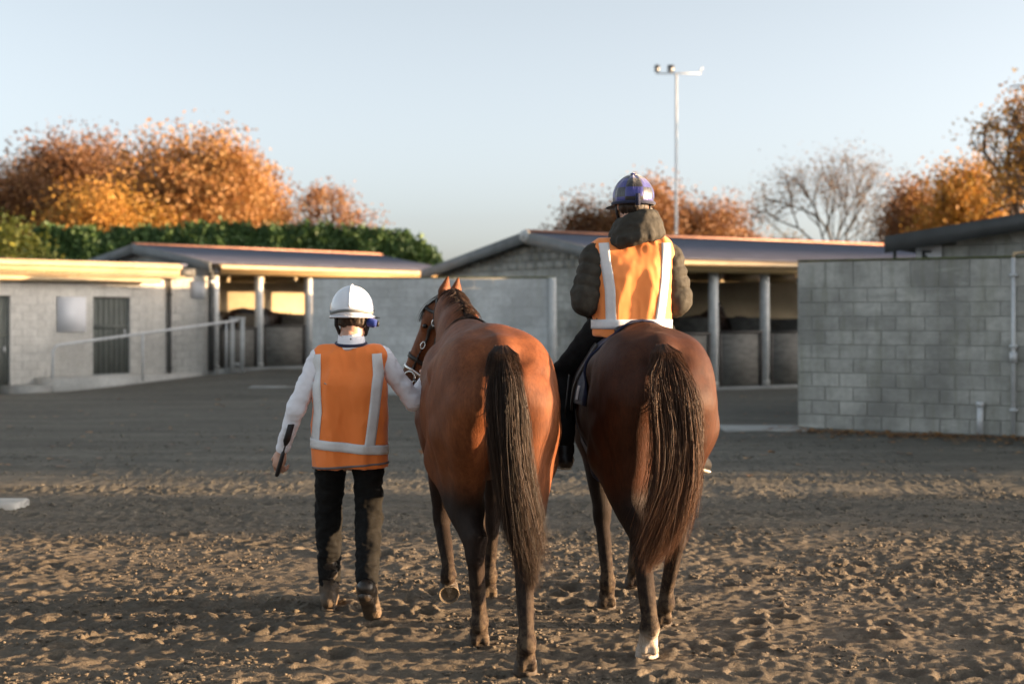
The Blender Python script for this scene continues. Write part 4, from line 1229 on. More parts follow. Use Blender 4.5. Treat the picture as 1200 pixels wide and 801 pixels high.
def horse_sdf(pose):
    S = SDF()
    # ---- trunk
    S.ell((0, .88, 1.13), (.305, .66, .355), .05)
    S.ell((0, 1.28, 1.15), (.245, .42, .42), .08)
    S.ell((0, 1.52, 1.10), (.20, .20, .26), .10)
    S.cone((0, .45, 1.40), (0, 1.0, 1.395), .155, .12, .14)
    S.cone((0, 1.0, 1.40), (0, 1.32, 1.515), .10, .055, .14)
    # ---- croup and quarters
    S.cone((0, .22, 1.425), (0, .62, 1.445), .11, .125, .10)
    for s in (-1, 1):
        S.ell((s*.125, .40, 1.305), (.168, .33, .235), .07)
        S.ell((s*.15, .27, 1.16), (.145, .235, .27), .06)
        S.ell((s*.225, .62, 1.345), (.06, .09, .06), .10)         # point of hip
        S.ell((s*.085, .06, 1.25), (.07, .065, .11), .07)         # point of buttock
    S.cone((0, .14, 1.43), (0, .015, 1.375), .050, .030, .05)    # dock
    # ---- hind legs
    for s, L in ((-1, pose['HL']), (1, pose['HR'])):
        st, hk, ft, hf = (np.array(L[k], float) for k in ('stifle', 'hock', 'fet', 'hoof'))
        hip = np.array((s*.15, .40, 1.16))
        S.cone(hip, st, .175, .125, .07)
        ham = np.array((s*.125, .13, 1.20)); mid = st * .42 + hk * .58 + (0, -.025, 0)
        S.cone(ham, mid, .128, .070, .045)
        out = np.array((s*.20, .30, 1.06))
        S.cone(out, st * .55 + hk * .45, .118, .074, .04)
        S.cone(st, hk + (0, .012, .03), .124, .060, .05)
        poh = hk + (0, -.052, .055)
        S.cone(mid + (0, -.015, 0), poh, .045, .026, .03)
        S.cone(hk + (0, 0, .03), hk + (0, 0, -.05), .056, .049, .02, flat=((1, 0, 0), 1.08))
        S.cone(poh, hk + (0, -.034, -.07), .026, .024, .02)
        S.cone(hk + (0, 0, -.04), ft + (0, .006, .05), .045, .037, .02)
        S.cone(hk + (0, -.032, -.06), ft + (0, -.026, .045), .021, .019, .012)
        S.ell(ft, (.046, .050, .052), .02); S.ell(ft + (0, -.036, -.014), (.036, .028, .034), .015)
        pd = unit(hf + (0, 0, .0) - ft)
        S.cone(ft, hf + L.get('up', np.array((0, -.025, .07))), .038, .046, .02)
        for w in (-1, 1): S.ell(hf + L.get('up', np.array((0, -.025, .07))) + L.get('bulb', np.array((0, -.042, -.02))) + (w*.022, 0, 0), (.024, .020, .028), .012)
    # ---- fore legs
    for s, L in ((-1, pose['FL']), (1, pose['FR'])):
        kn, ft, hf = (np.array(L[k], float) for k in ('knee', 'fet', 'hoof'))
        S.ell((s*.165, 1.40, 1.17), (.10, .20, .28), .08)
        el = np.array((s*.165, 1.30, .95))
        S.cone((s*.17, 1.33, 1.05), el, .12, .095, .06)
        S.cone(el, kn + (0, 0, .05), .092, .052, .05)
        S.ell(kn, (.051, .051, .066), .03)
        S.cone(kn + (0, -.005, -.04), ft + (0, .005, .05), .041, .035, .02)
        S.cone(kn + (0, -.034, -.05), ft + (0, -.024, .045), .019, .017, .012)
        S.ell(ft, (.043, .047, .05), .02); S.ell(ft + (0, -.03, -.01), (.028, .025, .028), .015)
        S.cone(ft, hf + L.get('up', np.array((0, -.025, .07))), .036, .044, .02)
        for w in (-1, 1): S.ell(hf + L.get('up', np.array((0, -.025, .07))) + L.get('bulb', np.array((0, -.042, -.02))) + (w*.022, 0, 0), (.024, .020, .028), .012)
    # ---- neck
    nb = np.array((0, 1.40, 1.27)); poll = np.array(pose['poll'], float)
    H = HeadFrame(pose['poll'], pose['muzzle'])
    end = H(.06, -.09, 0)
    m1 = nb * .62 + end * .38 + np.array(pose.get('bend', (0, 0, .0))); m2 = nb * .28 + end * .72 + np.array(pose.get('bend', (0, 0, 0))) * .8 + (0, 0, .02)
    lat = np.cross(unit(end - nb), (0, 0, 1))
    S.cone(nb, m1, .27, .205, .08, flat=(lat, 1.62))
    S.cone(m1, m2, .205, .15, .05, flat=(lat, 1.6))
    S.cone(m2, end, .15, .105, .05, flat=(lat, 1.35))
    # ---- head
    Mh = H.M()
    S.ell(H(.10, -.055, 0), (.135, .095, .098), .04, Mh)
    S.cone(H(.10, -.05, 0), H(.50, -.02, 0), .088, .052, .04)
    for w in (-1, 1):
        S.ell(H(.22, -.14, w*.045), (.115, .085, .030), .03, Mh)
        S.ell(H(.17, -.012, w*.075), (.035, .022, .022), .02, Mh)           # brow
        S.ell(H(.555, .006, w*.034), (.028, .022, .016), .012, Mh)          # nostril wing
        S.cone(H(.26, -.06, w*.062), H(.40, -.045, w*.05), .014, .008, .02) # cheek bone
        e0, e1, e2 = H(.015, -.055, w*.062), H(-.07, -.045, w*.086), H(-.15, -.03, w*.080)
        S.cone(e0, e1, .036, .044, .02, flat=(H.n, 1.4)); S.cone(e1, e2, .043, .011, .012, flat=(H.n, 1.35))
        S.carve(H(-.05, -.005, w*.088), H(-.12, -.005, w*.084), .020, .010, .01)
        S.carve(H(.575, .018, w*.038), H(.56, .012, w*.05), .010, .010, .008)
    S.cone(H(.22, -.165, 0), H(.53, -.085, 0), .042, .036, .05)
    S.ell(H(.555, -.03, 0), (.062, .058, .052), .04, Mh)
    S.ell(H(.585, -.075, 0), (.032, .028, .036), .02, Mh)
    S.carve(H(.60, -.056, -.06), H(.60, -.056, .06), .006, .006, .008)
    return S, H

def coat_colors(V, base, points, pose, H, sock=None, seed=0):
    n1 = noise3(V * 3.1, seed); n2 = noise3(V * 9, seed + 1)
    c = np.tile(np.array(base, float), (len(V), 1)) * (1 + .10 * n1 + .05 * n2)[:, None]
    # bay horses: dark lower legs, dark stripe on the back, dark muzzle and ear rims
    rel = V - H.P
    u = rel @ H.a
    onhead = (u > -.19) & (np.linalg.norm(rel - np.outer(u, H.a), axis=1) < .2) & (V[:, 1] > 1.7)
    hind = V[:, 1] < .98
    zt = np.where(hind, .66, .66)
    leg = 1 - sstep(0, 1, (V[:, 2] - zt + .07 * n1) / .20)
    leg = np.where(onhead, 0, leg)
    dors = np.exp(-(V[:, 0] / .045) ** 2) * (V[:, 2] > 1.3) * (V[:, 1] < 1.3) * .35
    muz = sstep(.42, .56, u) * onhead * .75
    k = np.clip(leg + dors + muz, 0, 1)[:, None]
    c = c * (1 - k) + np.array(points) * k
    if sock is not None:
        q = np.array(sock); d = np.hypot(V[:, 0] - q[0], V[:, 1] - q[1])
        w = ((d < .13) * (1 - sstep(.12, .17, V[:, 2] + .02 * n2)))[:, None]
        c = c * (1 - w) + np.array((.55, .50, .44)) * w
    return c

def hoof_mesh(pale=False):
    key = 'p' if pale else 'd'
    n = 18; rings = [(-.004, .054, .060, .0), (.002, .0565, .063, .0), (.035, .053, .057, -.009), (.062, .050, .052, -.019), (.074, .044, .046, -.023)]
    V = []; Q = []; T = []
    for z, rx, ry, oy in rings:
        for i in range(n):
            a = 2 * math.pi * i / n; ca, sa = math.cos(a), math.sin(a)
            y = sa * ry if sa > 0 else sa * ry * .78 + .012 * math.exp(-(ca / .25) ** 2)
            V.append((ca * rx, y + oy, z))
    for k in range(len(rings) - 1):
        for i in range(n): Q.append((k*n+i, k*n+(i+1) % n, (k+1)*n+(i+1) % n, (k+1)*n+i))
    c = len(V); V.append((0, -.02, .085))
    for i in range(n): T.append(((len(rings)-1)*n+i, (len(rings)-1)*n+(i+1) % n, c))
    # concave sole
    b = len(V)
    for i in range(n): p = V[i]; V.append((p[0]*.86, p[1]*.86, .0))
    for i in range(n): p = V[i]; V.append((p[0]*.80, p[1]*.80, .014))
    for i in range(n):
        j = (i+1) % n
        Q.append((i, b+i, b+j, j)); Q.append((b+i, b+n+i, b+n+j, b+j))
    c2 = len(V); V.append((0, .0, .016))
    for i in range(n): T.append((c2, b+n+(i+1) % n, b+n+i))
    # frog wedge
    f = len(V); V += [(-.026, -.05, .002), (.026, -.05, .002), (0, .03, .004), (-.03, -.05, .018), (.03, -.05, .018), (0, .04, .018)]
    T += [(f, f+2, f+1), (f, f+1, f+4), (f, f+4, f+3), (f+1, f+2, f+5), (f+1, f+5, f+4), (f+2, f, f+3), (f+2, f+3, f+5)]
    return V, Q, T
_hoof = {}
def add_hoof(parent, L, pale=False):
    key = pale
    if key not in _hoof:
        V, Q, T = hoof_mesh()
        me = bpy.data.meshes.new('hoof'); me.from_pydata(V, [], [tuple(q) for q in Q] + [tuple(t) for t in T])
        me.materials.append(M['hoof_pale' if pale else 'hoof']); me.materials.append(M['sole'])
        for p in me.polygons:
            p.use_smooth = abs(p.normal.z) < .8
            if p.normal.z < -.3: p.material_index = 1
        _hoof[key] = me
    o = bpy.data.objects.new('hoof', _hoof[key]); COL.objects.link(o); o.parent = parent
    o.location = tuple(L['hoof']); o.rotation_euler = L.get('rot', (0, 0, 0))
    return o

def tail_hair(parent, path, half, n, seed, mat, dock=.10, wave=.02, length=(.72, 1.0), r0=.0010, flat=.6):
    """path: (m,3) control points of the centre line, half: half widths"""
    rng = np.random.default_rng(seed)
    P = np.array(path, float); hw = np.array(half, float)
    s = np.linspace(0, 1, len(P)); m = 11
    strands = []
    # locks: hairs gather into locks
    nl = 150
    lock = rng.normal(0, .42, (nl, 2)); lock = np.clip(lock, -1, 1); lph = rng.uniform(0, 6.28, nl); lw = rng.uniform(.4, 1.4, nl)
    for i in range(n):
        k = rng.integers(nl)
        o = lock[k] + rng.normal(0, .17, 2)
        q = rng.random() ** 1.2 * .15 + .05 * min(1, o[0] ** 2 * 1.5)
        e = rng.uniform(*length) * (1 - .12 * abs(o[0])); e = max(e, q + .3)
        t = np.linspace(q, min(e, 1), m)
        c = np.stack([np.interp(t, s, P[:, j]) for j in range(3)], -1)
        w = np.interp(t, s, hw)
        g = sstep(0, .28, t - q)
        ph = lph[k] + rng.normal(0, .35)
        c[:, 0] += w * o[0] * (.30 + .70 * g) + wave * lw[k] * g * np.sin(t * 9 + ph)
        c[:, 1] += w * flat * o[1] * (.4 + .6 * g) - .012 * g + .4 * wave * np.sin(t * 7 + ph * 1.7) * g
        fl = rng.normal(0, 1, 2) * .010 * np.clip(t - q, 0, 1)[:, None] ** 2
        if rng.random() < .12: fl = fl * 7
        c[:, 0] += fl[:, 0]; c[:, 1] += fl[:, 1]
        strands.append(c)
    for i in range(n // 9):          # short hairs round the dock
        q = rng.random() * .16; L = rng.uniform(.10, .22); t = np.linspace(q, q + L, m)
        c = np.stack([np.interp(t, s, P[:, j]) for j in range(3)], -1); w = np.interp(t, s, hw); o = rng.uniform(-1.15, 1.15)
        f = (t - q) / L
        c[:, 0] += w * o * (.75 + .35 * f); c[:, 1] += -.028 * np.sqrt(np.maximum(0, 1 - min(o*o, 1))) - .012 * f + .02 * abs(o) * (1 - f)
        strands.append(c)
    V, Q, at, tt = hair(strands, r0, 3, rng=rng)
    # tone follows the lock so that it reads as locks
    return mesh_np('tail', V, Q, mat, parent, True, attrs={'rnd': at, 'along': tt})

def build_horse(root, pose, base, points, h, coat, sock=None, tail=None, seed=0, fine=True):
    S, H = horse_sdf(pose)
    V, Q = S.mesh(h, 3)
    N = vnormals(V, Q)
    if fine: V = V + N * (.0035 * noise3(V * (7, 7, 5), seed + 60) + .0022 * noise3(V * (17, 17, 10), seed + 61))[:, None]
    C = coat_colors(V, base, points, pose, H, sock, seed)
    body = mesh_np('body', V, Q, coat, root, True, colors=C)
    bv = bvh_of(V, Q)
    for k in ('HL', 'HR', 'FL', 'FR'):
        add_hoof(root, pose[k], pale=(sock is not None and k == 'HL'))
    for w in (-1, 1):
        e = bv.find_nearest(Vector(H(.175, -.03, w * .12)))
        s = SDF().ell((0, 0, 0), (.019, .019, .016), .005); v2, q2 = s.mesh(.006, 1)
        v2 = v2 + np.array(e[0]) - np.array(e[1]) * .006
        mesh_np('eye', v2, q2, M['eye'], root, True)
    if tail: tail_hair(root, **tail)
    # mane along the crest
    rng = np.random.default_rng(seed + 40)
    nb = np.array((0, 1.34, 1.56)); tp = H(-.03, -.06, 0); st = []
    sd = pose.get('mane_side', 1)
    for i in range(520 if fine else 130):
        f = rng.random()
        b = nb * (1 - f) + tp * f + (0, 0, .06 * math.sin(f * 3.14))
        hit = bv.find_nearest(Vector(b + (0, -.0, .03)))
        p0 = np.array(hit[0]) - np.array(hit[1]) * .004
        L = rng.uniform(.05, .13); t = np.linspace(0, 1, 7)[:, None]
        d = np.array(hit[1]); lat = np.array((sd * (.8 if rng.random() > .18 else -.6), -.15, -.6)) + rng.normal(0, .28, 3)
        c = p0 + d * .03 * np.sin(t * 2.2) + lat * L * t ** 1.6
        c = np.array([np.array(bv.find_nearest(Vector(q))[0]) + np.array(bv.find_nearest(Vector(q))[1]) * (.006 + .01 * rng.random()) if j > 0 else q for j, q in enumerate(c)])
        st.append(c)
    for i in range(140 if fine else 30):     # forelock and bridle path tuft
        w = rng.normal(0, .03); t = np.linspace(0, 1, 7)[:, None]
        a = H(-.035 + rng.normal(0, .012), -.045, w); d = H(.17, .03, w * 1.4) - a
        c = a + d * t + H.n * .035 * np.sin(t * 3.1)
        st.append(c)
    v3, q3, at, tt = hair(st, .0022, 3, rng=rng)
    mesh_np('mane', v3, q3, M['tail'], root, True, attrs={'rnd': at, 'along': tt})
    return body, bv, H

A_ = np.array
POSE1 = dict(
    HR=dict(stifle=(.185, .40, .92), hock=(.085, .00, .545), fet=(.075, -.135, .155), hoof=(.078, -.075, .0)),
    HL=dict(stifle=(-.185, .55, .91), hock=(-.105, .26, .53), fet=(-.070, .385, .145), hoof=(-.062, .465, .0)),
    FR=dict(knee=(.155, 1.50, .50), fet=(.150, 1.575, .15), hoof=(.150, 1.64, .0)),
    FL=dict(knee=(-.135, 1.44, .50), fet=(-.125, 1.215, .225), hoof=(-.118, 1.245, .115), rot=(R(-72), 0, R(-4)), up=A_((0, .065, .045)), bulb=A_((0, -.02, .042))),
    poll=(-.075, 2.15, 1.725), muzzle=(-.30, 2.28, 1.165), bend=(.0, 0, .07), mane_side=1)
T1 = empty('horse', (-.03, 6.5, -.010), R(9), 'riderless bright bay horse led by the walking groom', 'horse')
tail1 = dict(path=[(-.010, .055, 1.485), (-.015, -.015, 1.445), (-.018, -.07, 1.36), (-.012, -.085, 1.20), (-.003, -.095, 1.05), (.025, -.10, .86), (.065, -.10, .64), (.095, -.10, .50), (.112, -.10, .36)],
             half=[.034, .062, .076, .080, .078, .080, .086, .064, .03], n=7000, seed=5, mat=M['tail'], wave=.006)
b1, bv1, H1 = build_horse(T1, POSE1, (.180, .060, .022), (.022, .014, .011), .0115, M['coat'], tail=tail1, seed=1)

POSE2 = dict(
    HL=dict(stifle=(-.185, .42, .92), hock=(-.105, .085, .535), fet=(-.095, -.06, .155), hoof=(-.095, .01, .0)),
    HR=dict(stifle=(.18, .60, .90), hock=(.135, .42, .53), fet=(.115, .585, .145), hoof=(.105, .67, .0)),
    FL=dict(knee=(-.125, 1.22, .50), fet=(-.120, 1.06, .165), hoof=(-.118, 1.12, .0)),
    FR=dict(knee=(.135, 1.56, .52), fet=(.13, 1.62, .16), hoof=(.13, 1.69, .0)),
    poll=(.02, 2.15, 1.80), muzzle=(.03, 2.36, 1.25), mane_side=1)
T2 = empty('horse', (.735, 6.75, -.010), R(5), 'dark bay horse with a white hind sock carrying the rider', 'horse')
tail2 = dict(path=[(-.010, .055, 1.485), (-.008, -.015, 1.445), (-.003, -.07, 1.36), (.022, -.085, 1.22), (.040, -.095, 1.05), (.030, -.10, .86), (-.02, -.10, .67), (-.075, -.10, .52), (-.12, -.10, .40)],
             half=[.034, .066, .088, .100, .104, .108, .118, .108, .05], n=7400, seed=9, mat=M['tail_brown'], wave=.016, length=(.62, 1.0))
b2, bv2, H2 = build_horse(T2, POSE2, (.056, .019, .0080), (.020, .013, .010), .0115, M['coat'], sock=(-.095, .01), tail=tail2, seed=2)

# ---- stabled horses in the shade: one built coarse, copied
POSE3 = dict(
    HL=dict(stifle=(-.18, .48, .92), hock=(-.12, .10, .54), fet=(-.12, .06, .16), hoof=(-.12, .12, 0)),
    HR=dict(stifle=(.18, .48, .92), hock=(.12, .12, .54), fet=(.12, .08, .16), hoof=(.12, .14, 0)),
    FL=dict(knee=(-.14, 1.36, .50), fet=(-.14, 1.35, .15), hoof=(-.14, 1.41, 0)),
    FR=dict(knee=(.14, 1.36, .50), fet=(.14, 1.35, .15), hoof=(.14, 1.41, 0)),
    poll=(0, 2.28, 1.38), muzzle=(.0, 2.50, .86))
def rest_tail(): return dict(path=[(0, .03, 1.43), (0, -.06, 1.36), (0, -.09, 1.1), (0, -.09, .8), (0, -.09, .45)], half=[.04, .07, .08, .08, .04], n=350, seed=3, mat=M['tail'], r0=.004)
T3 = empty('horse', (0, 0, 0), 0, 'dark horse wearing a dark rug in the left stable, behind the white post', 'horse', 'horses standing in the stalls')
b3, bv3, H3 = build_horse(T3, POSE3, (.030, .018, .013), (.015, .012, .010), .026, M['coat_plain'], tail=rest_tail(), seed=3, fine=False)
def stall_spot(T, base, ang, zb, x, y, rz): p = at_local(base, ang, x, y, zb + .055); T.location = p; T.rotation_euler = (0, 0, ang + rz)
BB, DD = (-7.87, 37.5), (2.47, 30.45)
stall_spot(T3, BB, ANG_B, ZB, 1.55, 1.5, R(-88))
T3.name = 'horse'
def copy_horse(label, *a):
    c = copy_tree(T3); c['label'] = label; stall_spot(c, *a); return c
copy_horse('dark horse with a blue rug at the left end of the left stable', BB, ANG_B, ZB, -.15 + .4, 2.2, R(-88))
POSE4 = dict(POSE3, poll=(0, 2.10, 1.86), muzzle=(.0, 2.42, 1.40))
T4 = empty('horse', (0, 0, 0), 0, 'dark horse raising its head beside the elbow of the rider', 'horse', 'horses standing in the stalls')
build_horse(T4, POSE4, (.030, .018, .013), (.015, .012, .010), .026, M['coat_plain'], tail=rest_tail(), seed=4, fine=False)
stall_spot(T4, DD, ANG_D, 0, 2.25, 1.9, R(-84)); T4.name = 'horse'
copy_horse('dark horse with only its back showing above the gate between the two right posts', DD, ANG_D, 0, 5.15, 1.7, R(95))

def rug(name, T, mat, label, y0=.25, y1=1.25, drop=1.05):
    t = empty(name, T.location, T.rotation_euler[2], label, 'horse rug')
    ny, na = 14, 17; V = []
    for k in (0, 1):
        for i in range(ny):
            y = y0 + (y1 - y0) * i / (ny - 1)
            for j in range(na):
                a = R(-118 + 236 * j / (na - 1)); d = Vector((math.sin(a), 0, math.cos(a)))
                h = bv3.ray_cast(Vector((0, y, 1.12)) + d * 1.2, -d, 1.3)
                p = h[0] if h[0] else Vector((0, y, 1.12)) + d * .3
                V.append(p + d * (.02 + .006 * math.sin(i * 1.7 + j) + .012 * k))
    Q = []; N = ny * na
    for i in range(ny - 1):
        for j in range(na - 1):
            q = (i*na+j, i*na+j+1, (i+1)*na+j+1, (i+1)*na+j); Q.append(q[::-1]); Q.append(tuple(N + v for v in q))
    for j in range(na - 1): Q.append((j, j+1, N+j+1, N+j)); e = (ny-1)*na; Q.append((e+j+1, e+j, N+e+j, N+e+j+1))
    for i in range(ny - 1): Q.append(((i+1)*na, i*na, N+i*na, N+(i+1)*na)); e = na-1; Q.append((i*na+e, (i+1)*na+e, N+(i+1)*na+e, N+i*na+e))
    mesh_np('cloth', [tuple(v) for v in V], Q, mat, t, True)
    m = MB(); 
    for a in range(8):
        pass
    v, q = ribbon(bv3, [(.33, y1 - .35, 1.0), (.33, y1 - .3, .8), (.1, y1 - .3, .70), (-.1, y1 - .3, .70), (-.33, y1 - .3, .8), (-.33, y1 - .35, 1.0)], .05, off=.03)
    mesh_np('belly_strap', v, q, M['post_white'], t, True)
hs = [o for o in COL.objects if o.name.startswith('horse') and o.get('group') == 'horses standing in the stalls']
rug('horse_rug', hs[0], M['black'], 'black rug on the horse behind the white post')
rug('horse_rug', hs[1], M['blue'], 'deep blue rug on the horse at the left end of the left stable')

# ------------------------------------------------------------------ bridle of the led horse
def bridle(T, bv, H, label, tone):
    t = empty('bridle', T.location, T.rotation_euler[2], label, 'bridle')
    def rib(name, pts, w, mat=M['leather'], par=None):
        v, q = ribbon(bv, pts, w, off=.003, thick=.005, step=.012); return mesh_np(name, v, q, mat, par or t, True)
    for w in (-1, 1):
        c = rib('cheek_strap', [H(.03, -.05, w*.14), H(.12, -.06, w*.15), H(.24, -.07, w*.14), H(.36, -.06, w*.12), H(.46, -.055, w*.10)], .024)
        rib('throat_latch', [H(.02, -.08, w*.14), H(.14, -.14, w*.14), H(.24, -.24, w*.10), H(.26, -.27, w*.02)], .02)
        for u, v_ in ((.14, -.06), (.30, -.065)):
            p = np.array(bv.find_nearest(Vector(H(u, v_, w*.14)))[0]) + H.s * w * .014
            b = MB()
            ring = [p + H.a * (.022 * math.cos(x)) + H.n * (.014 * math.sin(x)) for x in np.linspace(0, 6.283, 15)]
            b.tube(ring, .0038, 6, cap=False); b.build('buckle', M['silver'], c, True)
        p = np.array(bv.find_nearest(Vector(H(.49, -.06, w*.12)))[0]) + H.s * w * .012
        b = MB(); b.tube([p + H.a * (.036 * math.cos(x)) + H.n * (.036 * math.sin(x)) for x in np.linspace(0, 6.283, 19)], .005, 6, cap=False)
        b.build('bit_ring', M['silver'], t, True)
        rib('buckle_strap', [H(.13, -.115, w*.13), H(.22, -.12, w*.13), H(.33, -.125, w*.11)], .026)
    rib('headpiece', [H(.03, -.05, -.14), H(-.02, -.06, -.06), H(-.035, -.07, 0), H(-.02, -.06, .06), H(.03, -.05, .14)], .028)
    rib('browband', [H(.07, -.04, -.14), H(.075, .03, -.06), H(.075, .05, 0), H(.075, .03, .06), H(.07, -.04, .14)], .020, tone)
    rib('noseband', [H(.40, -.16, 0), H(.40, -.12, -.07), H(.39, -.05, -.10), H(.385, .03, -.05), H(.385, .05, 0), H(.385, .03, .05), H(.39, -.05, .10), H(.40, -.12, .07), H(.40, -.16, 0)], .026)
    rib('chin_strap', [H(.47, -.13, 0), H(.47, -.10, -.06), H(.46, -.05, -.09), H(.455, .02, -.04), H(.455, .04, 0), H(.455, .02, .04), H(.46, -.05, .09), H(.47, -.10, .06), H(.47, -.13, 0)], .018, M['silver'])
    return t
bridle(T1, bv1, H1, 'dark leather bridle with silver buckles on the led horse', M['leather'])
bridle(T2, bv2, H2, 'dark leather bridle on the ridden horse', M['leather'])

# ------------------------------------------------------------------ saddle
def saddle():
    t = empty('saddle', T2.location, T2.rotation_euler[2], 'small dark exercise saddle over a navy cloth under the rider', 'saddle')
    ny, na = 16, 25; V = []
    for k in (0, 1):
        for i in range(ny):
            y = .66 + .66 * i / (ny - 1)
            for j in range(na):
                a = R(-84 + 168 * j / (na - 1)); d = Vector((math.sin(a), 0, math.cos(a)))
                h = bv2.ray_cast(Vector((0, y, 1.12)) + d * 1.0, -d, 1.2)
                p = h[0] if h[0] else Vector((0, y, 1.12)) + d * .3
                V.append(p + d * (.008 + .012 * k))
    Q = []; N = ny * na
    for i in range(ny - 1):
        for j in range(na - 1):
            q = (i*na+j, i*na+j+1, (i+1)*na+j+1, (i+1)*na+j); Q.append(q[::-1]); Q.append(tuple(N + v for v in q))
    for j in range(na - 1): Q.append((j, j+1, N+j+1, N+j)); e = (ny-1)*na; Q.append((e+j+1, e+j, N+e+j, N+e+j+1))
    for i in range(ny - 1): Q.append(((i+1)*na, i*na, N+i*na, N+(i+1)*na)); e = na-1; Q.append((i*na+e, (i+1)*na+e, N+(i+1)*na+e, N+i*na+e))
    cl = mesh_np('saddle_cloth', [tuple(v) for v in V], Q, M['navy'], t, True)
    S = SDF().cone((0, .80, 1.52), (0, 1.02, 1.50), .095, .07, .05, flat=((0, 0, 1), 2.1)).cone((0, 1.02, 1.50), (0, 1.22, 1.565), .07, .045, .05, flat=((0, 0, 1), 1.4)).ell((0, .78, 1.545), (.13, .06, .035), .05)
    v, q = S.mesh(.012); mesh_np('seat', v, q, M['leather'], t, True)
    for s in (-1, 1):
        v, q = ribbon(bv2, [(s*.16, 1.06, 1.46), (s*.28, 1.08, 1.32), (s*.34, 1.10, 1.12)], .34, off=.024, cols=7, thick=.008); mesh_np('saddle_flap', v, q, M['leather'], t, True)
        m = MB(); m.bar((s*.33, 1.06, 1.30), (s*.375, 1.06, .90), .028, .006); m.build('stirrup_leather', M['leather'], t)
        m = MB(); c = A_((s*.365, 1.07, .80))
        m.tube([c + (x, 0, z) for x, z in ((-.05, 0), (-.058, .03), (-.045, .08), (0, .115), (.045, .08), (.058, .03), (.05, 0), (-.05, 0))], .007, 6, cap=False); m.build('stirrup_iron', M['silver'], t, True)
        v, q = ribbon(bv2, [(s*.34, .80, 1.26), (s*.34, .80, 1.18)], .05, off=.024, cols=3); mesh_np('cloth_label', v, q, M['strip'], cl, True)
    v, q = ribbon(bv2, [(.36, 1.12, 1.15), (.34, 1.13, .95), (.18, 1.14, .76), (0, 1.14, .70), (-.18, 1.14, .76), (-.34, 1.13, .95), (-.36, 1.12, 1.15)], .09, off=.006, cols=4); mesh_np('girth', v, q, M['navy'], t, True)
saddle()
# ------------------------------------------------------------------ people
def join_parts(parts):
    V = []; Q = []; n = 0
    for v, q in parts: V.append(v); Q.append(q + n); n += len(v)
    return np.concatenate(V), np.concatenate(Q)

def hand_sdf(W, d, n, thumb, curl=(.5, .8, .5), spread=.0):
    """W wrist, d towards fingers, n back of the hand, thumb +1/-1 on t = d x n"""
    W = np.array(W, float); d = unit(d); n = unit(np.array(n) - d * (np.array(n) @ d)); t = np.cross(d, n) * thumb
    S = SDF()
    Mx = np.stack([d, t, n], 1)
    S.cone(W - d * .05, W + d * .01, .026, .025, .01)
    S.ell(W + d * .05, (.052, .041, .019), .015, Mx)
    S.cone(W + d*.02 + t*.022 - n*.008, W + d*.045 + t*.03 - n*.012, .016, .013, .012)
    lens = [.043, .048, .044, .034]
    for j in range(4):
        p = W + d * (.090 - .006 * abs(j - 1.2)) + t * (.030 - .020 * j)
        ang = 0; r = .0092 - .0006 * j
        for k, f in enumerate((1, .68, .52)):
            ang += curl[k] * (1 + .07 * j)
            dv = d * math.cos(ang) - n * math.sin(ang) + t * spread * (1.5 - j)
            q = p + dv * lens[j] * f
            S.cone(p, q, r, r * .92, .005); p = q; r *= .92
    p = W + d * .032 + t * .036 - n * .008
    q = p + unit(d * .75 + t * .55 - n * .4) * .040; S.cone(p, q, .0125, .0105, .008)
    e = q + unit(d * .85 - t * .15 - n * .6) * .030; S.cone(q, e, .0105, .0085, .005)
    return S

def head_sdf(c, M3=np.eye(3)):
    c = np.array(c, float); f = lambda x, y, z: c + M3 @ np.array((x, y, z))
    S = SDF()
    S.ell(f(0, -.012, .032), (.074, .094, .088), .02, M3)
    S.ell(f(0, .028, -.035), (.059, .064, .080), .03, M3)
    S.ell(f(0, .048, -.088), (.040, .042, .030), .03, M3)
    for s in (-1, 1):
        S.ell(f(s*.040, .052, -.030), (.022, .026, .024), .02, M3)
        S.ell(f(s*.030, .080, .022), (.022, .014, .009), .012, M3)
        S.ell(f(s*.078, -.008, -.012), (.010, .021, .032), .008, M3)
        S.carve(f(s*.030, .096, .004), f(s*.034, .096, .004), .012, .012, .008)
        S.ell(f(s*.010, .102, -.034), (.008, .010, .008), .006, M3)
        S.cone(f(s*.045, .01, -.075), f(s*.03, .05, -.095), .022, .018, .02)
    S.cone(f(0, .088, .012), f(0, .110, -.030), .009, .012, .010)
    S.ell(f(0, .090, -.058), (.024, .010, .007), .006, M3); S.ell(f(0, .086, -.072), (.021, .011, .008), .006, M3)
    S.cone(f(0, -.025, -.05), f(0, -.035, -.19), .056, .060, .03)
    return S

def helmet_shell(c, r, tilt=0, rim=-.035, M3=None):
    """hollow riding skull: rx, ry, rz"""
    n, mrows = 36, 14; V = []; Q = []
    for k in (0, 1):
        for i in range(mrows + 1):
            th = (math.pi / 2 + math.asin(min(.95, -rim / r[2]))) * i / mrows
            for j in range(n):
                a = 2 * math.pi * j / n
                rr = 1 - .10 * k
                V.append((c[0] + r[0]*rr*math.sin(th)*math.cos(a), c[1] + r[1]*rr*math.sin(th)*math.sin(a), c[2] + r[2]*rr*math.cos(th) if i < mrows else c[2] + rim))
    N = (mrows + 1) * n
    for i in range(mrows):
        for j in range(n):
            q = (i*n+j, (i+1)*n+j, (i+1)*n+(j+1) % n, i*n+(j+1) % n); Q.append(q); Q.append(tuple(N + x for x in q[::-1]))
    for j in range(n): Q.append((mrows*n+j, N+mrows*n+j, N+mrows*n+(j+1) % n, mrows*n+(j+1) % n))
    return np.array(V), np.array(Q)

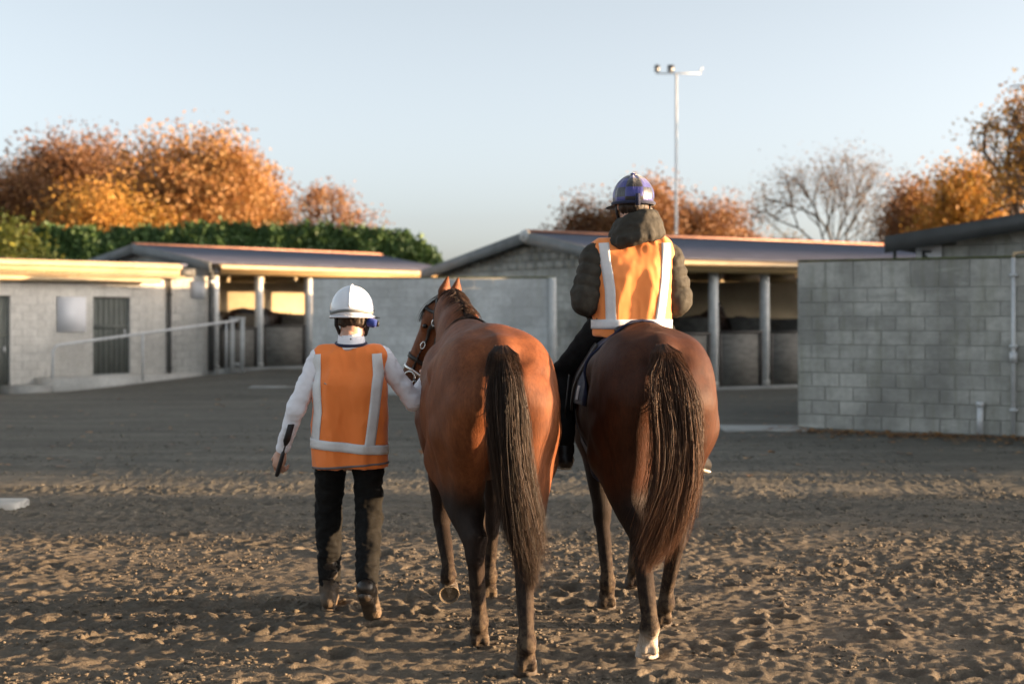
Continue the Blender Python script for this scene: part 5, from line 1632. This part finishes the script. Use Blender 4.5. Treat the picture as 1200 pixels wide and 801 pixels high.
def vest_strips(vest_obj, V, Q, paths, belts, cz, w=.051):
    bv = bvh_of(V, Q)
    for pts in paths:
        for side in (-1, 1):
            v, q = ribbon(bv, [(x, side * .5, z) for x, z in pts], w, off=.002, cols=5, cast=(0, -side, 0), step=.018, thick=.002)
            mesh_np('reflective_strip', v, q, M['strip'], vest_obj, True)
    for z in belts:
        pts = [(.5 * math.cos(a), .5 * math.sin(a), z(a) if callable(z) else z) for a in np.linspace(0, 2 * math.pi, 73)]
        v, q = ribbon(bv, pts, w, off=.0045, cols=4, cast=lambda p: (-p.x, -p.y, 0), step=.05, thick=.002, wdir=(0, 0, 1))
        mesh_np('reflective_strip', v, q, M['strip'], vest_obj, True)
    return bv

# ---- groom on foot
def groom():
    t = empty('person', (-.866, 7.6, 0), 0, 'person walking in an orange vest and white helmet leading the riderless horse', 'person')
    sh = {-1: A_((-.165, 0, 1.385)), 1: A_((.165, .01, 1.395))}
    el = {-1: A_((-.285, -.03, 1.115)), 1: A_((.335, .06, 1.15))}
    wr = {-1: A_((-.372, .06, .885)), 1: A_((.405, .30, 1.275))}
    hip = {-1: A_((-.100, 0, .90)), 1: A_((.098, 0, .90))}
    kn = {-1: A_((-.128, .12, .50)), 1: A_((.100, .02, .51))}
    an = {-1: A_((-.135, .20, .115)), 1: A_((.115, -.235, .205))}
    toe = {-1: A_((-.155, .40, .035)), 1: A_((.130, -.09, .045))}
    S = SDF()
    S.cone((0, 0, .93), (0, 0, 1.10), .145, .12, .05, flat=((0, 1, 0), 1.45)).cone((0, 0, 1.10), (0, .01, 1.26), .13, .135, .06, flat=((0, 1, 0), 1.5))
    S.cone(sh[-1], sh[1], .045, .045, .03).cone((0, 0, 1.40), (0, .005, 1.50), .07, .055, .03)
    for s in (-1, 1):
        S.cone(sh[s], el[s], .048, .038, .02).cone(el[s], wr[s], .038, .025, .01)
        S.cone(hip[s], kn[s], .085, .052, .03).cone(kn[s], an[s], .052, .034, .02).cone(an[s], toe[s], .034, .03, .02)
    parts = [S.mesh(.014)]
    parts.append(head_sdf((0.01, .045, 1.605)).mesh(.006, 1))
    hl = unit((-.26, -.02, -1)); parts.append(hand_sdf(wr[-1], hl, (-.45, -.85, .1), 1, curl=(.75, 1.0, .7)).mesh(.0042, 1))
    hr = unit(wr[1] - el[1] + A_((0, .05, .02))); parts.append(hand_sdf(wr[1], hr, (.3, -.3, 1), -1, curl=(.9, 1.2, .8)).mesh(.0042, 1))
    V, Q = join_parts(parts)
    body = mesh_np('body', V, Q, M['skin'], t, True)
    for s in (-1, 1):
        v, q = SDF().ell((.01 + s*.030, .134, 1.609), (.011, .008, .009), .003).mesh(.004, 1); mesh_np('eye', v, q, M['eye_white'], t, True)
    # trousers
    S = SDF()
    S.cone((-.075, 0, .905), (.075, 0, .905), .098, .098, .04, flat=((0, 1, 0), 1.0))
    for s in (-1, 1):
        S.cone(hip[s] + (0, -.01, .02), kn[s] + (0, 0, .02), .091, .066, .03).cone(kn[s], an[s] + (0, -.005, .05), .066, .055, .03)
        S.cone(kn[s] + (0, -.03, .05), kn[s] * .55 + an[s] * .45 + (0, -.022, 0), .048, .047, .04)
    S.cut((0, 0, 1.02), (0, 0, 1))
    V, Q = S.mesh(.008); V = wrinkle(V, Q, .009, (9, 9, 15), 3); V = wrinkle(V, Q, .005, (20, 20, 34), 8)
    mesh_np('trousers', V, Q, M['black_cloth'], t, True)
    # boots
    for s in (-1, 1):
        S = SDF()
        ax = unit(toe[s] - an[s]); up = unit(kn[s] - an[s])
        heel = an[s] - ax * .045 - up * .055 if s == 1 else an[s] + A_((0, -.05, -.075))
        ball = toe[s]
        S.cone(an[s] + up * .16, an[s], .056, .048, .02).cone(an[s], heel + (0, 0, .022), .048, .036, .03).cone(heel + (0, 0, .016), ball, .036, .042, .03, flat=((0, 0, 1) if s == -1 else up, 1.1)).cone(an[s] + ax * .03, ball, .045, .038, .03)
        V, Q = S.mesh(.008); V = wrinkle(V, Q, .003, (22, 22, 30), 5)
        bt = mesh_np('boot', V, Q, M['boot'], t, True)
        S = SDF(); sn = unit(np.cross(unit(ball - heel), (1, 0, 0)))
        sn = sn if sn[2] > 0 else -sn
        S.cone(heel - sn * .030, ball - sn * .030, .038, .043, .01, flat=(sn, 3.4)); S.cone(heel - sn * .04, heel - sn * .04 + unit(ball - heel) * .03, .034, .034, .01, flat=(sn, 2.2))
        V, Q = S.mesh(.007, 1); mesh_np('boot_sole', V, Q, M['boot'], bt, True)
    # shirt
    S = SDF()
    S.cone((0, 0, 1.0), (0, .0, 1.22), .128, .124, .05, flat=((0, 1, 0), 1.7)).cone(sh[-1] + (.02, 0, -.01), sh[1] - (.02, 0, .01), .052, .052, .03)
    for s in (-1, 1):
        S.cone(sh[s], el[s], .058, .047, .03).cone(el[s], wr[s] + unit(el[s] - wr[s]) * .02, .047, .036, .02)
    S.cone((0, .008, 1.42), (0.005, .008, 1.505), .056, .066, .02)
    S.cut((0, 0, 1.503), (0, .15, 1))
    V, Q = S.mesh(.0085); V = wrinkle(V, Q, .006, (11, 11, 15), 11); V = wrinkle(V, Q, .0035, (24, 24, 30), 15)
    so = mesh_np('shirt', V, Q, M['white_cloth'], t, True)
    prof = [(.078, 1.440), (.074, 1.470), (.069, 1.502), (.066, 1.506), (.063, 1.500), (.066, 1.445)]
    V = []; Q = []; n = 40
    for i in range(n):
        a = 2 * math.pi * i / n
        for r, z in prof: V.append((.006 + r * math.cos(a) * (1 + .02 * math.sin(5 * a)), .010 + r * 1.0 * math.sin(a), z + .006 * math.sin(a) - .004 * math.cos(3 * a)))
    for i in range(n):
        for k in range(5): j = (i + 1) % n; Q.append((i*6+k, j*6+k, j*6+k+1, i*6+k+1))
    mesh_np('collar', V, Q, M['white_cloth'], so, True)
    m = MB(); m.tube([(.012, -.066, 1.487), (.012, -.071, 1.487)], .0045, 8); m.build('collar_stud', M['black'], so, True)
    # vest
    S = SDF()
    S.cone((-.055, 0, .72), (-.055, 0, 1.22), .140, .148, .03, flat=((0, 1, 0), 1.0)).cone((.055, 0, .72), (.055, 0, 1.22), .140, .148, .03, flat=((0, 1, 0), 1.0))
    S.cone((-.13, 0, 1.375), (.13, 0, 1.385), .078, .078, .06)
    S.cut((0, 0, .805), (.03, 0, -1))
    for s in (-1, 1): S.cut((s * .213, 0, 1.2), (s, 0, .0))
    V, Q = S.mesh(.009)
    V = wrinkle(V, Q, .012, (7, 7, 3.2), 21); V = wrinkle(V, Q, .006, (15, 15, 9), 23)
    vo = mesh_np('vest', V, Q, M['vest'], t, True)
    vest_strips(vo, V, Q, [[(-.172, 1.405), (-.168, 1.30), (-.158, 1.10), (-.175, .93)], [(.150, 1.41), (.158, 1.30), (.140, 1.10), (.118, .93)]], [lambda a: .918 - .018 * math.cos(a)], 0)
    bv = bvh_of(V, Q)
    pts = [(.5 * math.cos(a), .5 * math.sin(a), .818 + .012 * math.cos(a)) for a in np.linspace(0, 6.2832, 73)]
    v, q = ribbon(bv, pts, .010, off=.002, cols=2, cast=lambda p: (-p.x, -p.y, 0), step=.05, thick=.003, wdir=(0, 0, 1)); mesh_np('hem_piping', v, q, M['piping'], vo, True)
    m = MB(); m.tube([(0.005 + .080 * math.cos(a), .008 + .074 * math.sin(a), 1.462 + .012 * math.sin(a)) for a in np.linspace(0, 6.2832, 41)], .009, 6, cap=False); m.build('neck_binding', M['navy'], vo, True)
    # hair
    S = SDF().ell((0.01, .014, 1.605), (.080, .078, .052), .02); S.cone((-.042, -.012, 1.572), (.058, -.012, 1.572), .024, .024, .02)
    S.cut((0, .05, 1.6), (0, 1, .15))
    V, Q = S.mesh(.006, 1); V = wrinkle(V, Q, .006, (46, 46, 12), 2); mesh_np('hair', V, Q, M['hair_dark'], t, True)
    # helmet
    c = A_((.008, .035, 1.645))
    V, Q = helmet_shell(c, (.116, .142, .128), rim=-.038)
    he = mesh_np('helmet', V, Q, M['helmet'], t, True)
    bvh = bvh_of(V, Q)
    m = MB(); m.tube([(c[0], c[1] + .143 * math.cos(a), c[2] + .130 * math.sin(a)) for a in np.linspace(.1, 3.04, 30)], .006, 6); m.build('centre_ridge', M['helmet'], he, True)
    m = MB(); s = SDF().ell(c + (0, 0, .128), (.010, .012, .008), .004); v, q = s.mesh(.004, 1); mesh_np('top_button', v, q, M['helmet'], he, True)
    pts = [(c[0] + .4 * math.cos(a), c[1] + .4 * math.sin(a), c[2] - .012 + .006 * math.sin(3 * a)) for a in np.linspace(0, 6.2832, 60)]
    v, q = ribbon(bvh, pts, .014, off=.002, cols=3, cast=lambda p: (c[0] - p.x, c[1] - p.y, 0), step=.05, thick=.003, wdir=(0, 0, 1)); mesh_np('helmet_band', v, q, M['barge_grey'], he, True)
    m = MB()
    m.tube([(c[0] + .1175 * math.cos(a), c[1] + .1435 * math.sin(a), c[2] - .040) for a in np.linspace(0, 6.2832, 50)], .006, 6, cap=False); m.build('helmet_rim', M['helmet'], he, True)
    # peak at the front
    V = []; Q = []
    n = 13
    for k, (rr, z) in enumerate(((.138, -.03), (.205, -.045), (.205, -.050), (.138, -.038))):
        for j in range(n):
            a = R(35 + 110 * j / (n - 1)); V.append((c[0] + rr * .82 * math.cos(a), c[1] + rr * math.sin(a), c[2] + z))
    for k in range(4):
        for j in range(n - 1): Q.append((k*n+j, k*n+j+1, ((k+1) % 4)*n+j+1, ((k+1) % 4)*n+j))
    mesh_np('peak', V, Q, M['helmet'], he, True)
    for s in (-1, 1):
        m = MB(); m.tube([(c[0] + s*.088, c[1] + .0, c[2] - .03), (c[0] + s*.088, c[1] + .005, c[2] - .085), (c[0] + s*.070, c[1] + .04, c[2] - .135), (c[0] + s*.02, c[1] + .075, c[2] - .155), (c[0], c[1] + .078, c[2] - .157)], .009, 6)
        m.build('harness_strap', M['black'], he, True)
        m = MB(); m.tube([(c[0] + s*.082, c[1] - .05, c[2] - .03), (c[0] + s*.080, c[1] - .035, c[2] - .085), (c[0] + s*.070, c[1] + .03, c[2] - .13)], .010, 6); m.build('harness_strap', M['black'], he, True)
    # blue radio earpiece
    er = empty('ear_radio', (-.866, 7.6, 0), 0, 'blue radio earpiece clipped to the right side of the white helmet', 'radio earpiece')
    s = SDF().cone((.110, .0, 1.575), (.128, -.005, 1.570), .026, .024, .01).cone((.104, .0, 1.575), (.104, -.002, 1.61), .012, .010, .01)
    v, q = s.mesh(.006, 1); mesh_np('housing', v, q, M['blue'], er, True)
    m = MB(); m.tube([(.146, -.006, 1.568), (.156, -.006, 1.567)], .016, 10); m.build('speaker_cap', M['black'], er, True)
    # crop in the left hand
    cr = empty('riding_crop', (-.866, 7.6, 0), 0, 'short black riding crop in the left hand of the groom', 'riding crop')
    g = wr[-1] + hl * .090 + A_((.012, -.035, .0))
    d = unit(A_((.34, -.42, 1)))
    p = lambda s: tuple(g + d * s)
    m = MB(); m.tube([p(-.055), p(-.045), p(.03), p(.09), p(.10)], [.008, .0125, .012, .011, .006], 8); m.build('handle', M['black'], cr, True)
    m = MB(); m.tube([p(.09), p(.15)], .005, 6); m.build('shaft', M['black'], cr, True)
    m = MB(); Mx = Matrix.Translation(Vector(p(.14))) @ Vector(d).to_track_quat('Z', 'Y').to_matrix().to_4x4(); 
    m.add([tuple(Mx @ Vector(v)) for v in ((-.008,-.004,0),(.008,-.004,0),(.008,.004,0),(-.008,.004,0),(-.019,-.004,.03),(.019,-.004,.03),(.019,.004,.03),(-.019,.004,.03),(-.018,-.003,.13),(.018,-.003,.13),(.018,.003,.13),(-.018,.003,.13))],
          [(0,3,2,1),(0,1,5,4),(1,2,6,5),(2,3,7,6),(3,0,4,7),(4,5,9,8),(5,6,10,9),(6,7,11,10),(7,4,8,11),(8,9,10,11)]); m.build('flap', M['black'], cr)
    # lead rein from the right hand to the bit
    w = Matrix.Translation(T1.location) @ Matrix.Rotation(T1.rotation_euler[2], 4, 'Z')
    bit = A_(w @ Vector(H1(.50, -.08, -.07 if (w @ Vector(H1(.5, -.06, -.1)))[1] < (w @ Vector(H1(.5, -.06, .1)))[1] else .07)))
    hw = A_((-.866, 7.6, 0)) + wr[1] + hr * .075
    m = MB(); pts = [hw * (1 - f) + bit * f - A_((0, 0, .05 * math.sin(f * 3.14))) for f in np.linspace(0, 1, 12)] 
    m.tube([hw - (0, 0, .35), hw - (-.015, 0, .18), hw] + pts[1:], .008, 6)
    lr = m.build('lead_rein', M['leather'], None, True); tag(lr, 'dark lead rein from the hand of the groom to the bit of the led horse', 'lead rein')
groom()

# ---- rider
def rider():
    RX, RY, RZ = .652, 7.73, R(5)
    t = empty('person', (RX, RY, 0), RZ, 'person riding the dark horse in an orange vest over a dark quilted coat', 'person')
    sh = {-1: A_((-.185, 0, 1.945)), 1: A_((.185, .0, 1.945))}
    el = {-1: A_((-.262, -.04, 1.695)), 1: A_((.250, .0, 1.690))}
    wr = {-1: A_((-.10, .33, 1.615)), 1: A_((.10, .34, 1.615))}
    hip = {-1: A_((-.10, .03, 1.59)), 1: A_((.10, .03, 1.59))}
    kn = {-1: A_((-.335, .33, 1.27)), 1: A_((.335, .33, 1.27))}
    an = {-1: A_((-.365, .04, .885)), 1: A_((.355, .03, .875))}
    toe = {-1: A_((-.395, .20, .83)), 1: A_((.43, .15, .79))}
    S = SDF()
    S.cone((0, 0, 1.58), (0, 0, 1.68), .15, .125, .05, flat=((0, 1, 0), 1.3)).cone((0, 0, 1.68), (0, .01, 1.82), .13, .135, .06, flat=((0, 1, 0), 1.5))
    S.cone(sh[-1], sh[1], .045, .045, .03).cone((0, 0, 1.96), (0.005, .0, 2.10), .07, .055, .03)
    for s in (-1, 1):
        S.cone(sh[s], el[s], .048, .038, .02).cone(el[s], wr[s], .038, .025, .01)
        S.cone(hip[s], kn[s], .085, .055, .03).cone(kn[s], an[s], .055, .034, .02).cone(an[s], toe[s], .034, .03, .02)
    parts = [S.mesh(.014), head_sdf((.008, .03, 2.225)).mesh(.006, 1)]
    for s in (-1, 1):
        d = unit(A_((-s * .25, 1, .05))); parts.append(hand_sdf(wr[s], d, (s * .8, .2, .5), -s if s == 1 else 1, curl=(1.0, 1.3, .8)).mesh(.0042, 1))
    V, Q = join_parts(parts); mesh_np('body', V, Q, M['skin'], t, True)
    for s in (-1, 1):
        v, q = SDF().ell((.008 + s*.030, .119, 2.229), (.011, .008, .009), .003).mesh(.004, 1); mesh_np('eye', v, q, M['eye_white'], t, True)
    # breeches
    S = SDF().cone((-.08, 0, 1.585), (.08, 0, 1.585), .125, .125, .05)
    for s in (-1, 1): S.cone(hip[s], kn[s], .108, .078, .05).cone(kn[s], an[s] + (0, 0, .05), .076, .056, .03)
    S.cut((0, 0, 1.68), (0, 0, 1))
    V, Q = S.mesh(.010); V = wrinkle(V, Q, .006, (10, 10, 15), 33); mesh_np('breeches', V, Q, M['black_cloth'], t, True)
    for s in (-1, 1):
        S = SDF(); a, b = an[s], toe[s]; heel = a + A_((0, -.05, -.065)) + (A_((-.01, 0, 0)) if s == 1 else 0)
        S.cone(a * .6 + kn[s] * .4, a, .060, .046, .02).cone(a, heel, .046, .034, .03).cone(heel, b - (0, 0, .015), .036, .040, .03, flat=((0, 0, 1), 1.15)).cone(a, b, .042, .036, .03)
        V, Q = S.mesh(.009); bt = mesh_np('boot', V, Q, M['boot_clean'], t, True)
        S = SDF(); S.cone(heel - (0, 0, .032), b - (0, 0, .045), .036, .042, .01, flat=((0, 0, 1), 3.6)); V, Q = S.mesh(.007, 1); mesh_np('boot_sole', V, Q, M['stirrup_boot'], bt, True)
    # quilted coat
    S = SDF()
    S.cone((0, .0, 1.60), (0, .01, 1.84), .155, .160, .05, flat=((0, 1, 0), 1.35)).cone(sh[-1] + (.02, 0, -.01), sh[1] - (.02, 0, .01), .068, .068, .04)
    for s in (-1, 1):
        S.cone(sh[s] + A_((s*.015, 0, -.01)), el[s], .082, .080, .035, puff=(.013, 4)).cone(el[s], wr[s] + unit(el[s] - wr[s]) * .01, .080, .048, .02, puff=(.011, 5))
    V, Q = S.mesh(.0095); V = wrinkle(V, Q, .007, (13, 13, 9), 41); V = wrinkle(V, Q, .003, (34, 34, 30), 42)
    co = mesh_np('quilted_coat', V, Q, M['puffer'], t, True)
    S = SDF()
    for k, (z, r) in enumerate(((2.025, .138), (2.075, .124), (2.120, .102))):
        for a in np.linspace(0, 6.2832, 17)[:-1]:
            a2 = a + .3927
            S.cone((.018 + r*.86 * math.cos(a), -.015 + r * .95 * math.sin(a), z + .03*math.cos(a) - .010 * math.sin(a)), (.018 + r*.86 * math.cos(a2), -.015 + r * .95 * math.sin(a2), z + .03*math.cos(a2) - .010 * math.sin(a2)), .036, .036, .018)
    S.ell((.045, -.095, 2.085), (.095, .062, .060), .03)
    V, Q = S.mesh(.009, 1); V = wrinkle(V, Q, .008, (12, 12, 14), 44); V = wrinkle(V, Q, .003, (34, 34, 34), 45)
    mesh_np('hood', V, Q, M['puffer'], co, True)
    S = SDF().ell((.196, .02, 1.74), (.045, .06, .16), .02).cone((.205, -.01, 1.66), (.225, .0, 1.80), .03, .03, .03)
    V, Q = S.mesh(.009); V = wrinkle(V, Q, .005, (16, 16, 16), 46); mesh_np('lining', V, Q, M['red'], co, True)
    # vest
    S = SDF()
    for x in (-.06, .06): S.cone((x, .0, 1.47), (x, .01, 1.815), .150, .165, .03)
    S.cone((-.145, .0, 1.945), (.145, .0, 1.945), .100, .100, .06)
    S.cut((0, 0, 1.475), (-.12, 0, -1))
    for s in (-1, 1): S.cut((s * .232, 0, 1.7), (s, 0, .05))
    S.carve((.015, .0, 2.10), (.02, 0, 2.2), .10, .12, .02)
    V, Q = S.mesh(.009)
    V = wrinkle(V, Q, .009, (7, 7, 2.4), 57); V = wrinkle(V, Q, .0045, (14, 14, 8), 53)
    vo = mesh_np('vest', V, Q, M['vest_pale'], t, True)
    vest_strips(vo, V, Q, [[(-.165, 2.0), (-.16, 1.90), (-.140, 1.75), (-.135, 1.585)], [(.170, 2.0), (.165, 1.90), (.150, 1.75), (.125, 1.585)]], [1.565], 0, w=.051)
    bv = bvh_of(V, Q)
    for s in (-1, 1):
        m = MB(); pts = []
        for a in np.linspace(-1.2, 1.2, 3): pass
    # hair and cap
    S = SDF().ell((.008, .0, 2.205), (.080, .078, .060), .02); S.cut((0, .045, 2.2), (0, 1, .1)); V, Q = S.mesh(.006, 1); V = wrinkle(V, Q, .006, (46, 46, 12), 2); mesh_np('hair', V, Q, M['hair_dark'], t, True)
    c = A_((.012, .025, 2.255))
    V, Q = helmet_shell((0, 0, 0), (.111, .136, .121), rim=-.035)
    N = vnormals(V, Q); k = np.sin(np.arctan2(V[:, 0], V[:, 1]) * 11 + V[:, 2] * 20) * (V[:, 2] > -.02)
    V = V + N * (.0035 * k)[:, None]
    he = mesh_np('silk_cap', V, Q, M['cap'], t, True); he.location = tuple(c)
    m = MB(); m.tube([(.1125 * math.cos(a), .1375 * math.sin(a), -.034) for a in np.linspace(0, 6.2832, 50)], .010, 6, cap=False); m.build('cap_band', M['navy'], he, True)
    s = SDF().ell((0, 0, .123), (.020, .022, .012), .006); v, q = s.mesh(.005, 1); mesh_np('pompom', v, q, M['cap'], he, True)
    m = MB(); m.box((-.012, -.152, -.055), (.012, -.138, .01)); m.build('tie_tab', M['navy'], he)
    V = []; Q = []; n = 13
    for k, (rr, z) in enumerate(((.138, -.03), (.205, -.05), (.205, -.055), (.138, -.038))):
        for j in range(n):
            a = R(35 + 110 * j / (n - 1)); V.append((rr * .82 * math.cos(a), rr * math.sin(a), z))
    for k in range(4):
        for j in range(n - 1): Q.append((k*n+j, k*n+j+1, ((k+1) % 4)*n+j+1, ((k+1) % 4)*n+j))
    mesh_np('peak', V, Q, M['navy'], he, True)
    for s in (-1, 1):
        m = MB(); m.tube([(s*.092, .0, -.03), (s*.090, .005, -.085), (s*.070, .04, -.13), (s*.02, .075, -.15), (0, .078, -.152)], .009, 6); m.build('harness_strap', M['black'], he, True)
    # reins
    w = Matrix.Translation(T2.location) @ Matrix.Rotation(T2.rotation_euler[2], 4, 'Z'); wr_ = Matrix.Translation((RX, RY, 0)) @ Matrix.Rotation(RZ, 4, 'Z')
    m = MB()
    for s in (-1, 1):
        b = A_(w @ Vector(H2(.50, -.07, s * .075))); h = A_(wr_ @ Vector(wr[s] + A_((-s*.02, .075, -.01))))
        b = A_(w @ Vector(H2(.50, -.07, -s * .075))) if abs((b - h)[0]) > abs((A_(w @ Vector(H2(.50, -.07, -s * .075))) - h)[0]) else b
        m.tube([h * (1 - f) + b * f - A_((0, 0, .06 * math.sin(f * 3.14))) + A_((s * .10 * math.sin(f * 3.14), 0, 0)) for f in np.linspace(0, 1, 12)], .007, 6)
    m.tube([A_(wr_ @ Vector(wr[-1] + A_((.02, .075, -.01)))), A_(wr_ @ Vector((0, .38, 1.56))), A_(wr_ @ Vector(wr[1] + A_((-.02, .075, -.01))))], .007, 6)
    tag(m.build('reins', M['leather'], None, True), 'dark leather reins from the rider to the bit', 'reins')
rider()

bpy.context.view_layer.update()
